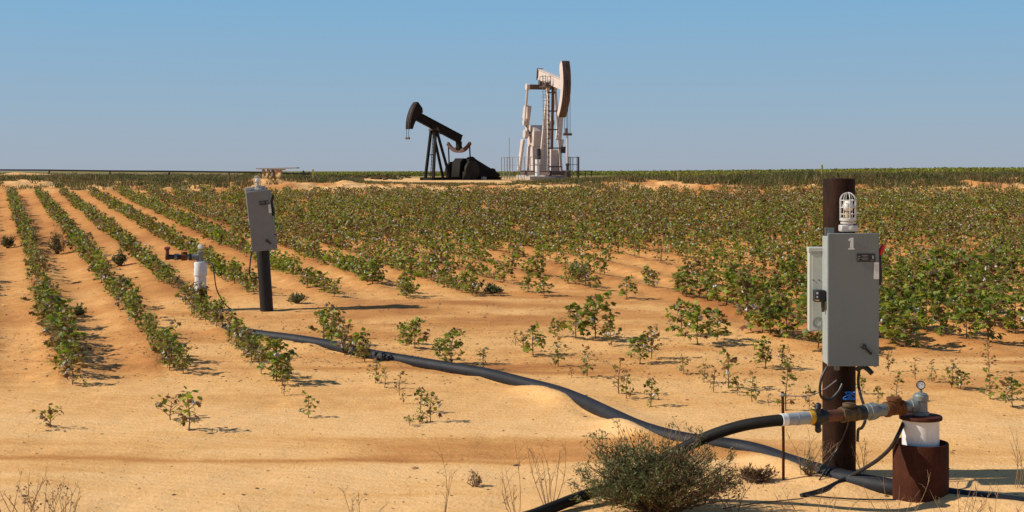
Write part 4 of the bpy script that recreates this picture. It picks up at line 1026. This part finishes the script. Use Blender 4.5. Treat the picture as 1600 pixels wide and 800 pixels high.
# equaliser and pitman arms
te = Vector(b3(-4.05))
m_ = MB(); m_.prism([(te.x-.26,te.z-.35),(te.x+.28,te.z-.35),(te.x+.20,te.z-1.30),(te.x-.20,te.z-1.30)], -.24, .24); m_.cyl((te.x,-.3,te.z-1.05),(te.x,.3,te.z-1.05),.26,n=16); m_.build('equaliser_bearing', JB, jk, bevel=.02)
ez = te.z-1.25; m_ = MB(); n = 15; tops = []
for i in range(n):
    v = -1.62+3.24*i/(n-1); tops.append((v, ez-.12+.78*abs(v/1.62)**2.4))
poly = [(v, z+.20) for v, z in tops]+[(v, z-.20) for v, z in reversed(tops)]
m_.prism(poly, te.x-.16, te.x+.16, fr=lambda p: Vector((p.y, p.x, p.z)))
for v in (-1.6,1.6): m_.ball((te.x,v,ez+.62), .22, 10, 8)
m_.build('equaliser', M['jackrust'], jk)
CX, CZ = -4.15, 1.55
for y in (-1.6,1.6):
    MB().cyl((te.x,y,ez+.6),(CX+.15,y,.55 if y < 0 else 1.0),.075,n=10).build('pitman_arm', JB, jk)
    m_ = MB(); m_.beam((CX+.1,y*.86,CZ+.4),(CX+.15,y*.86,.35),.18,.55,(1,0,0))
    m_.lathe([(.95,0),(1.05,.05),(1.05,.33),(.95,.38)], (CX-.15,y*.80,.98+.02*y), (0,1 if y > 0 else -1,0), 30); m_.build('crank_weight', M['jackdull'], jk, bevel=.02)
m_ = MB(); m_.prism([(CX-1.0,.3),(CX+.9,.3),(CX+.75,1.9),(CX+.3,2.35),(CX-.4,2.35),(CX-.9,1.9)], -.62, .62); m_.cyl((CX,-1.2,CZ),(CX,1.2,CZ),.2,n=16); m_.build('gearbox', JB, jk, bevel=.03)
m_ = MB(); m_.prism([(CX-.2,2.45),(CX-.75,2.55),(CX-1.35,2.2),(-9.0,.75),(-9.3,.45),(-9.0,.28),(CX-.3,.28),(CX+.35,1.2)], .68, 1.12); m_.build('belt_guard', JB, jk, bevel=.05)
m_ = MB(); m_.cyl((-8.7,-.75,.85),(-8.7,.6,.85),.42,n=20); m_.box((-8.7,0,.45),(1.1,1.4,.35)); m_.box((-9.25,.1,.95),(.3,.5,.22)); m_.build('motor', M['jackdull'], jk, bevel=.02)
m_ = MB()
for y in (-.8,.8): m_.beam((1.2,y,.12),(-9.6,y,.12),.22,.36)
for x in (1.0,-1.0,-3.0,-5.2,-7.2,-9.4): m_.beam((x,-.7,.10),(x,.7,.10),.22,.30)
m_.build('skid', JB, jk)
m_ = MB(); m_.box((CX+.55,1.42,.45),(.9,.5,.9)); m_.build('step_box', M['jackdull'], jk, bevel=.03)
MB().box((-5.9,1.75,.16),(.55,.3,.36)).build('junction_box', M['concrete'], jk, bevel=.02)

# ================================================================== PALE PUMP JACK
JW = M['jackwhite']; JN = M['jackbrown']
wx_, wy_ = X_at(861,155), 155.0; wzz = gz(wx_, wy_)
wk = thing('pump_jack', 'tall pale pink white pump jack with ladder, railings and lowered head', 'pump jack', (wx_,wy_,wzz), (0,0,R(-90+17.5)))
# local x points at the well (towards the viewer, a little right); local +y points right
PV = 10.5; tl = R(-11.5); ct, s_t = math.cos(tl), math.sin(tl)
def w3(d, y=0, off=0): return (d*ct-off*s_t, y, PV+.55+d*s_t+off*ct)
m_ = MB(); ibeam(m_, w3(-3.9), w3(4.3), .55, 1.15, .09, .36); m_.build('walking_beam', JW, wk, bevel=.01)
MB().beam(w3(-3.95,0,0), w3(-4.05,0,0), .7, 1.3).build('beam_end', JN, wk)
horse_head(wk, (0,PV), 5.25, R(-46), R(25), .90, 1.05, .6, (JW, JN, JN))
m_ = MB(); m_.cyl((0,-.75,PV),(0,.75,PV),.22,n=16); m_.box((0,0,PV-.16),(.9,1.5,.16)); m_.box((0,0,PV+.12),(.6,.5,.3)); m_.build('saddle_bearing', JN, wk, bevel=.02)
for y in (.76,-.76):
    MB().beam((1.25,y,.9),(.18,y*.52,PV-.2),.24,.30,(1,0,0)).build('samson_leg', JW, wk, bevel=.01)
    MB().beam((-1.9,y*.9,.9),(-.2,y*.38,PV-.2),.26,.30,(1,0,0)).build('samson_leg', JW if y < 0 else JN, wk, bevel=.01)
rb_ = MB()
for i in range(17):
    m_ = MB()
    q = (i+1)/18.5; y = .95*(1-.58*q); x = 1.25-1.07*q; y = .76*(1-.48*q); z = .9+(PV-1.1)*q
    if i % 4 == 0: m_.beam((x+.16,-y,z),(x+.16,y,z),.10,.14)
    rb_.box((x+.20,-y,z),(.10,.17,.17))
    if i % 4 == 0: m_.build('cross_brace', JN, wk)
rb_.build('leg_bolts', JN, wk)  # square bolts up one front leg
m_ = MB()
for y in (-.95,-1.28):
    m_.beam((1.5,y,.9),(.9,y,PV+.9),.05,.05,(1,0,0))
for i in range(30):
    q = i/30; m_.beam((1.5-.6*q,-.95,.9+q*(PV)),(1.5-.6*q,-1.28,.9+q*(PV)),.035,.035)
m_.build('ladder', M['railgrey'], wk)
m_ = MB()
for i in range(14):
    z = 3.4+i*.52; q = z/11
    n_ = 9; m_.tube([(1.5-.6*q+.42*math.sin(t), -1.115+.30*math.cos(t), z) for t in np.linspace(.0,math.pi,n_)], .022, 4)
m_.build('ladder_cage', M['railgrey'], wk)
m_ = MB(); m_.box((.6,-.85,PV-.35),(1.2,1.0,.08))
for x in (.05,1.15):
    m_.beam((x,-1.32,PV-.35),(x,-1.32,PV+.8),.05,.05,(1,0,0)); m_.beam((x,-.45,PV-.35),(x,-.45,PV+.8),.05,.05,(1,0,0))
for z in (.25,.78): m_.beam((.05,-1.32,PV+z),(1.15,-1.32,PV+z),.05,.05); m_.beam((1.15,-1.32,PV+z),(1.15,-.45,PV+z),.05,.05)
m_.build('crown_platform', M['jackbrown'], wk)
# equaliser, pitmans, cranks
EX = -3.35; EZ = 10.35
m_ = MB(); m_.box((EX,0,EZ+.35),(.5,.6,.9)); m_.build('equaliser_bearing', JN, wk, bevel=.03)
m_ = MB(); m_.beam((EX,-1.75,EZ),(EX,1.75,EZ),.42,.55); m_.build('equaliser', JN, wk, bevel=.04)
SXX, SZ = -4.7, 5.1
for y in (-1.62,1.62):
    m_ = MB(); m_.cyl((EX,y,EZ),(SXX+.35,y,6.4),.13,n=10); m_.cyl((EX,y-.18,EZ),(EX,y+.18,EZ),.38,n=16); m_.cyl((SXX+.35,y-.2,6.4),(SXX+.35,y+.2,6.4),.34,n=16); m_.build('pitman_arm', JW, wk, bevel=.01)
    yy = y*.86; m_ = MB()
    tipz = 8.3 if y < 0 else 6.9
    m_.beam((SXX,yy,SZ-.5),(SXX+.55,yy-(.15 if y > 0 else -.32),tipz),.24,.6,(1,0,0)); m_.cyl((SXX,yy-.22,SZ),(SXX,yy+.22,SZ),.5,n=18); m_.build('crank', JW, wk, bevel=.03)
    m_ = MB(); m_.prism([(SXX-.75,tipz-1.3),(SXX+.1,tipz-1.9),(SXX+1.1,tipz-1.4),(SXX+1.05,tipz-.2),(SXX+.5,tipz+.15),(SXX-.2,tipz-.1)], yy-.20, yy+.20); m_.build('counterweight', JW, wk, bevel=.06)
    MB().beam((SXX+.35,yy*1.12,6.3),(SXX+.1,yy*.55,SZ-.35),.16,.16,(1,0,0)).build('crank_link', M['darksteel'], wk)
m_ = MB(); m_.prism([(SXX-1.1,3.7),(SXX+1.1,3.7),(SXX+1.25,5.4),(SXX+.7,6.1),(SXX-.7,6.1),(SXX-1.25,5.4)], -.85, .85); m_.cyl((SXX,-1.5,SZ),(SXX,1.5,SZ),.25,n=16); m_.build('gearbox', JW, wk, bevel=.08)
m_ = MB(); m_.prism([(SXX-1.2,.85),(SXX+1.3,.85),(SXX+1.0,3.69),(SXX-1.0,3.69)], -.95, .95); m_.build('gear_pedestal', JW, wk, bevel=.03)
m_ = MB(); m_.beam((SXX-.9,-1.9,1.0),(SXX-.2,-1.66,4.5),.30,.8,(1,0,0)); m_.build('belt_guard', JW, wk, bevel=.08)
m_ = MB(); m_.beam((.9,.55,4.4),(.4,.95,7.0),.5,.8,(1,0,0)); m_.beam((.9,.75,3.2),(.95,.98,4.4),.35,.4,(1,0,0)); m_.build('lower_weight', JW, wk, bevel=.08)
m_ = MB(); m_.cyl((1.2,.98,2.9),(1.2,1.02,3.6),.26,n=12); m_.build('brake_drum', M['darksteel'], wk)
MB().box((.55,.35,2.1),(.5,1.3,2.4)).build('control_cabinet', JW, wk, bevel=.04)
# bridle cables, carrier, rod, well head
xw = 5.32
for y in (-.30,-.06,.06,.30): MB().cyl((xw,y,PV+.1),(xw,y,4.95),.028,n=6).build('bridle_cable', M['darksteel'], wk)
m_ = MB(); m_.box((xw,0,4.85),(.34,.95,.26)); m_.cyl((xw,-.12,4.95),(xw,-.12,5.5),.13,n=10); m_.build('carrier_bar', JN, wk, bevel=.03)
MB().cyl((xw,0,4.8),(xw,0,1.2),.10,n=10).build('polished_rod', JW, wk)
m_ = MB(); m_.cyl((xw,0,-.1),(xw,0,.75),.28,n=16); m_.cyl((xw,0,.75),(xw,0,1.5),.14,n=12); m_.cyl((xw-.5,0,.9),(xw+.5,0,.9),.12,n=10); m_.cyl((xw,0,1.5),(xw,0,1.75),.2,n=12); m_.build('wellhead', M['darksteel'], wk, bevel=.02)
# base
m_ = MB()
for y in (-1.15,1.15): ibeam(m_, (3.0,y,.72),(-7.4,y,.72), .35, .55, .06, .05)
for x in (2.9,1.2,-1.9,-4,-6,-7.3): m_.beam((x,-1.0,.72),(x,1.0,.72),.22,.42)
m_.build('skid', JN, wk)
for x, y0, sx_, sy_ in ((1.6,-.2,2.4,3.0),(-1.6,-.2,2.2,3.0),(-5.2,-.2,3.6,3.2)):
    MB().box((x,y0,.20),(sx_,sy_,.50)).build('concrete_block', M['concrete'], wk, bevel=.03)
MB().box((2.6,-2.1,.16),(1.8,2.9,.42)).build('concrete_block', M['concrete'], wk, bevel=.03)
# railings
def railing(pts, posts, z0, z1):
    m = MB()
    for a, b in zip(pts, pts[1:]):
        for z in (z0+(z1-z0)*.52, z1): m.beam((a[0],a[1],z),(b[0],b[1],z),.055,.055)
        n = max(1, int(math.hypot(b[0]-a[0], b[1]-a[1])/posts))
        for i in range(n+1):
            q = i/n; m.beam((a[0]+(b[0]-a[0])*q, a[1]+(b[1]-a[1])*q, .0),(a[0]+(b[0]-a[0])*q, a[1]+(b[1]-a[1])*q, z1),.055,.055,(1,0,0))
    return m
railing([(3.6,-1.55),(3.6,-3.6),(-3.6,-4.6),(-6.8,-2.6)], 1.25, .6, 2.45).build('railing', M['railgrey'], wk)
railing([(4.0,.75),(2.4,.95),(-.4,2.7),(-.4,3.3),(3.2,2.1),(4.2,1.5)], .95, .75, 2.45).build('railing', M['darksteel'], wk)
m_ = MB(); m_.beam((3.5,1.7,.95),(1.4,4.2,.95),.45,.07); 
for q in (.1,.6,1): m_.beam((3.5-2.1*q,1.7+2.5*q,-.1),(3.5-2.1*q,1.7+2.5*q,.92),.08,.08,(1,0,0))
m_.build('walkway', M['darksteel'], wk)
m_ = MB(); m_.cyl((2.9,-2.55,.4),(2.9,-2.55,2.2),.24,n=16); m_.build('chemical_tank', M['white'], wk)
m_ = MB(); m_.cyl((2.5,-2.25,2.2),(2.5,-2.25,3.35),.22,n=16); m_.build('chemical_drum', M['black'], wk)
MB().cyl((-1,-4.5,0),(-1,-4.5,4.6),.03,n=6).build('aerial_mast', M['railgrey'], wk)

# ================================================================== LIGHT, SKY, CAMERA
EL = R(38); AZ = R(2.5)      # sun from the left, a little behind the camera
sd = Vector((-math.cos(EL)*math.cos(AZ), -math.cos(EL)*math.sin(AZ), math.sin(EL)))
sl = bpy.data.lights.new('sun', 'SUN'); sl.energy = 5.0; sl.angle = R(.5); sl.color = (1,.94,.82)
so = bpy.data.objects.new('sun', sl); COL.objects.link(so); so.rotation_euler = (-sd).to_track_quat('-Z','Y').to_euler()
w = bpy.data.worlds.new('World'); S.world = w; w.use_nodes = True; nt = w.node_tree
bg = nt.nodes['Background']; bg.inputs['Strength'].default_value = .1
sk = N(nt, 'ShaderNodeTexSky'); sk.sky_type = 'NISHITA'; sk.sun_disc = False; sk.sun_elevation = EL
sk.sun_rotation = math.atan2(sd.x, sd.y); sk.air_density = 1.0; sk.dust_density = .6; sk.ozone_density = 2.0
tc = N(nt, 'ShaderNodeTexCoord'); sep = N(nt, 'ShaderNodeSeparateXYZ'); nt.links.new(tc.outputs['Generated'], sep.inputs[0])
rp = ramp(nt, [(0,(3.55,4.2,5.15)),(.04,(2.9,4.25,5.7)),(.125,(1.95,4.25,6.6)),(.45,(.8,1.6,3.3)),(1,(.5,1.1,2.4))], sep.outputs[2])
mx = N(nt, 'ShaderNodeMix'); mx.data_type = 'RGBA'; mx.inputs[0].default_value = .9
nt.links.new(sk.outputs[0], mx.inputs[6]); nt.links.new(rp.outputs[0], mx.inputs[7]); nt.links.new(mx.outputs[2], bg.inputs['Color'])
cam = bpy.data.cameras.new('camera'); co = bpy.data.objects.new('camera', cam); COL.objects.link(co)
co.location = (0,0,EYE); co.rotation_euler = (R(90),0,0); cam.sensor_width = 36; cam.lens = 36*F/1600; cam.shift_y = -(400-HOR)/1600
cam.clip_start = .1; cam.clip_end = 12000
S.camera = co
S.render.engine = 'CYCLES'
S.view_settings.view_transform = 'Standard'; S.view_settings.look = 'None'; S.view_settings.exposure = 0; S.view_settings.gamma = 1
print('plants', n_plants, 'far', len(far_list), 'beyond', len(beyond))
